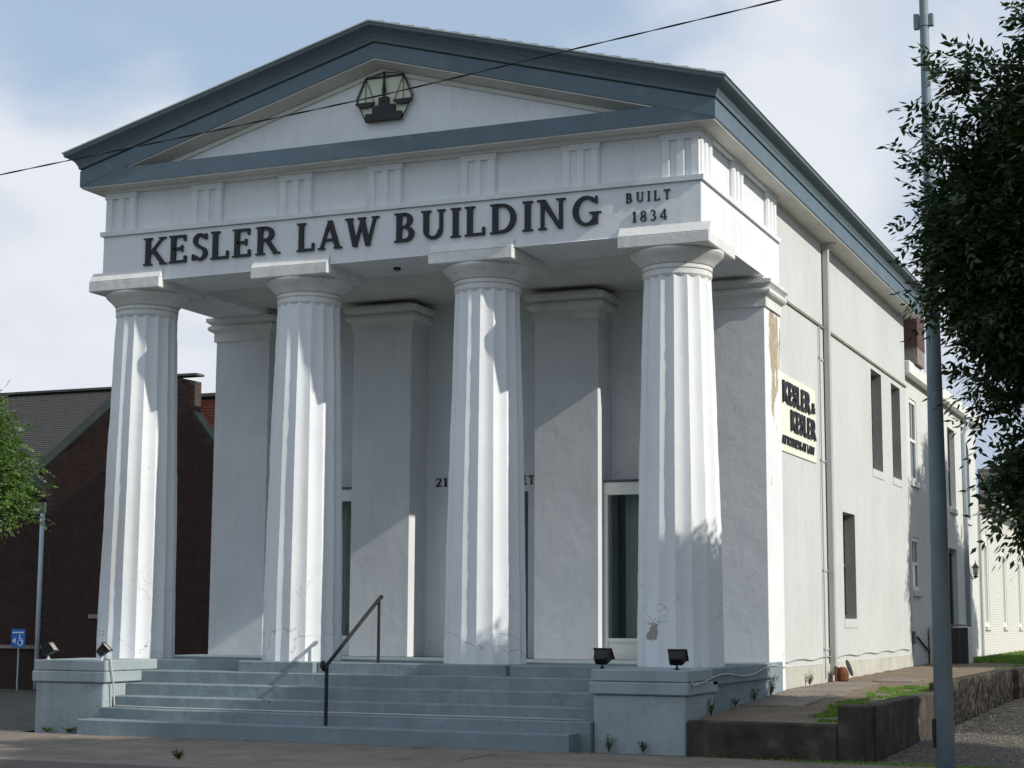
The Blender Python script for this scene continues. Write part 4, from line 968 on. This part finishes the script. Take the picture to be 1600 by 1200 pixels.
# ------------------------------------------------------------------ trees
def tree(name, label, cat, base, trunk_h, trunk_r, blobs, nclump, leaves_per, leafmt, lsize0, seed, nfine=99):
    random.seed(seed)
    root = thing(name, label, cat, base)
    bv = Vector(base)
    tk = MB(); top = Vector((base[0] + .15, base[1] + .1, base[2] + trunk_h))
    tk.tube([(0, 0, -.1), (.02, .01, .15), (.03, .02, trunk_h * .5), (.15, .1, trunk_h)], [trunk_r * 1.4, trunk_r, trunk_r * .85, trunk_r * .7], 12)
    tk.obj('trunk', 'bark', root, smooth=True)
    vols = [bl[3] * bl[4] * bl[5] for bl in blobs]; tot = sum(v ** .75 for v in vols)
    clumps = []
    for bi, (bl, v) in enumerate(zip(blobs, vols)):
        n = max(4, int(nclump * v ** .75 / tot * (bl[6] if len(bl) > 6 else 1)))
        for i in range(n):
            d = Vector((random.gauss(0, 1), random.gauss(0, 1), random.gauss(0, 1))).normalized()
            rr = random.random() ** .45
            rr *= 1 + .22 * noise.noise(d * 2.3 + Vector((seed, bl[0], bl[2])))
            cv_ = Vector((bl[0] + d.x * bl[3] * rr, bl[1] + d.y * bl[4] * rr, bl[2] + d.z * bl[5] * rr)); clumps.append((cv_, 1 if bi < nfine or cv_.x < 10.1 else 1.6))
    # limbs reach the blobs, twigs reach the clumps
    lm = MB()
    for bl in blobs:
        c = Vector(bl[:3]) - bv; s0 = Vector((.12, .08, trunk_h * random.uniform(.75, 1)))
        mid = s0.lerp(c, .5) + Vector((random.uniform(-.2, .2), random.uniform(-.2, .2), .25))
        r0 = trunk_r * min(.5, .25 + .1 * bl[3]); lm.tube([s0, mid, c], [r0, r0 * .6, r0 * .25], 7)
    lm.obj('limbs', 'bark', root, smooth=True)
    tw = MB(); lf = MB()
    V, F = lf.v, lf.f
    for c, fsz in clumps:
        lsize = lsize0 * fsz
        near = min(blobs, key=lambda q: (Vector(q[:3]) - c).length - q[3]); hub = Vector(near[:3])
        out_d = (c - hub)
        out_d = out_d.normalized() if out_d.length > .01 else Vector((0, 0, 1))
        if random.random() < .5: tw.tube([hub - bv + out_d * .1, (hub.lerp(c, .6)) - bv, c - bv], [.02, .012, .005], 4, False)
        for k in range(leaves_per):
            p0 = c + Vector((random.gauss(0, 1), random.gauss(0, 1), random.gauss(0, 1))) * .13
            d = (out_d * .8 + Vector((random.gauss(0, .7), random.gauss(0, .7), random.gauss(0, .6) + .05))).normalized()
            L_ = lsize * random.uniform(2.2, 3.4); side = d.cross(Vector((random.gauss(0, .4), random.gauss(0, .4), 1))).normalized(); upv = side.cross(d)
            nl_ = 7; droop = random.uniform(.1, .45)
            for q in range(nl_):
                t = .25 + .75 * (q // 2) / 3.0 if q < 6 else 1.0
                sgn = 1 if q % 2 else -1
                a = p0 + d * L_ * t - Vector((0, 0, 1)) * droop * L_ * t * t
                ld = (d * .75 + side * sgn * .8).normalized() if q < 6 else d
                ld = (ld - Vector((0, 0, 1)) * random.uniform(0, .55)).normalized()
                s = lsize * random.uniform(.8, 1.25); sdv = ld.cross(upv + Vector((random.gauss(0, .3), random.gauss(0, .3), random.gauss(0, .3)))).normalized() * s * .21
                n0 = len(V); a2 = a - bv
                V.extend([tuple(a2), tuple(a2 + ld * s * .42 + sdv), tuple(a2 + ld * s), tuple(a2 + ld * s * .42 - sdv)])
                F.append((n0, n0 + 1, n0 + 2, n0 + 3))
    tw.obj('twigs', 'bark', root, recalc=False, kind='stuff'); lf.obj('crown', leafmt, root, recalc=False)
    return root
near_blobs = [(9.02, -4.0, 5.72, .45, .6, .50, 1.3), (8.62, -4.1, 4.95, .52, .6, .45, 1.6), (8.16, -4.0, 4.34, .36, .45, .32, 2.4), (8.76, -4.1, 3.85, .78, .8, .85, 1.6), (8.18, -4.0, 3.78, .34, .45, .34, 2.6),
              (8.44, -4.0, 3.28, .38, .5, .34, 2.4), (8.92, -4.0, 3.02, .46, .6, .42, 1.6), (8.12, -4.0, 2.56, .10, .2, .07, 1.8), (8.48, -4.0, 2.56, .20, .25, .12, 2.2), (8.60, -4.0, 2.05, .16, .2, .25, 3.2), (8.52, -4.0, 1.62, .15, .25, .24, 3.6),
              (8.06, -4.0, 5.50, .06, .1, .08, 2.0), (7.80, -4.0, 4.90, .08, .15, .08, 1.6), (7.78, -4.0, 4.05, .10, .15, .15, 1.8), (7.92, -4.0, 3.50, .12, .2, .08, 1.8)]
big = [(10.9, -4.0, 4.3, 2.2, 3.0, 2.2, 1.8), (10.8, -2.0, 3.4, 1.9, 2.2, 2.1, 1.8), (11.0, -.5, 2.9, 1.7, 2.2, 1.1, 2.6), (10.2, -4.6, 5.4, 1.2, 1.3, .9, 1.4), (12.2, -2.6, 4.6, 1.6, 2.0, 2.0, 1.0)]
tree('street_tree', 'large dark leafy street tree overhanging the right edge and the pole', 'tree', (11.0, -3.9, -.92), 2.6, .22, near_blobs + big, 4400, 18, 'leaf', .088, 4, 15)
tree('driveway_tree', 'leafy tree beyond the right edge shading the rear wing', 'tree', (11.5, 18.2, -.8), 2.6, .2,
     [(11.3, 17.8, 5.0, 2.2, 3.4, 3.0, 1.5), (11.2, 15.3, 4.9, 1.6, 1.5, 2.1, 1.3), (11.4, 21.2, 3.9, 1.9, 2.2, 2.2, 1.3)], 1500, 16, 'leaf', .16, 9)
tree('sidewalk_tree', 'small bright green tree at the left edge before the brick house', 'tree', (-5.15, -2.5, -.92), 1.7, .09,
     [(-4.75, -2.5, 2.75, .72, .7, .75), (-4.35, -2.5, 2.35, .58, .6, .42), (-3.93, -2.5, 2.05, .36, .35, .30), (-4.15, -2.5, 2.7, .35, .4, .32), (-4.30, -2.5, 3.25, .28, .3, .30), (-4.3, -2.5, 1.85, .42, .4, .25), (-5.5, -2.6, 2.7, .9, .9, .9)], 420, 15, 'leaf2', .062, 13)
# leafy screen added out of view to shade the gravel and retaining walls
random.seed(17)
hg = MB()
for i in range(22000):
    x = 9.85 + random.gauss(0, .22); y = random.uniform(3.3, 15.5); z = random.uniform(-.9, 1.65 + .2 * noise.noise((y * .8, 0, 0)))
    d = Vector((random.gauss(0, 1), random.gauss(0, 1), random.gauss(0, 1))).normalized(); s = random.uniform(.07, .13); sdv = d.orthogonal().normalized() * s * .35
    p = Vector((x, y, z)); hg.add([p, p + d * s * .5 + sdv, p + d * s, p + d * s * .5 - sdv], [(0, 1, 2, 3)])
tag(hg.obj('shade_screen', 'leaf', recalc=False), 'unseen leafy screen added beyond the right edge to shade the driveway walls', 'shade_screen')
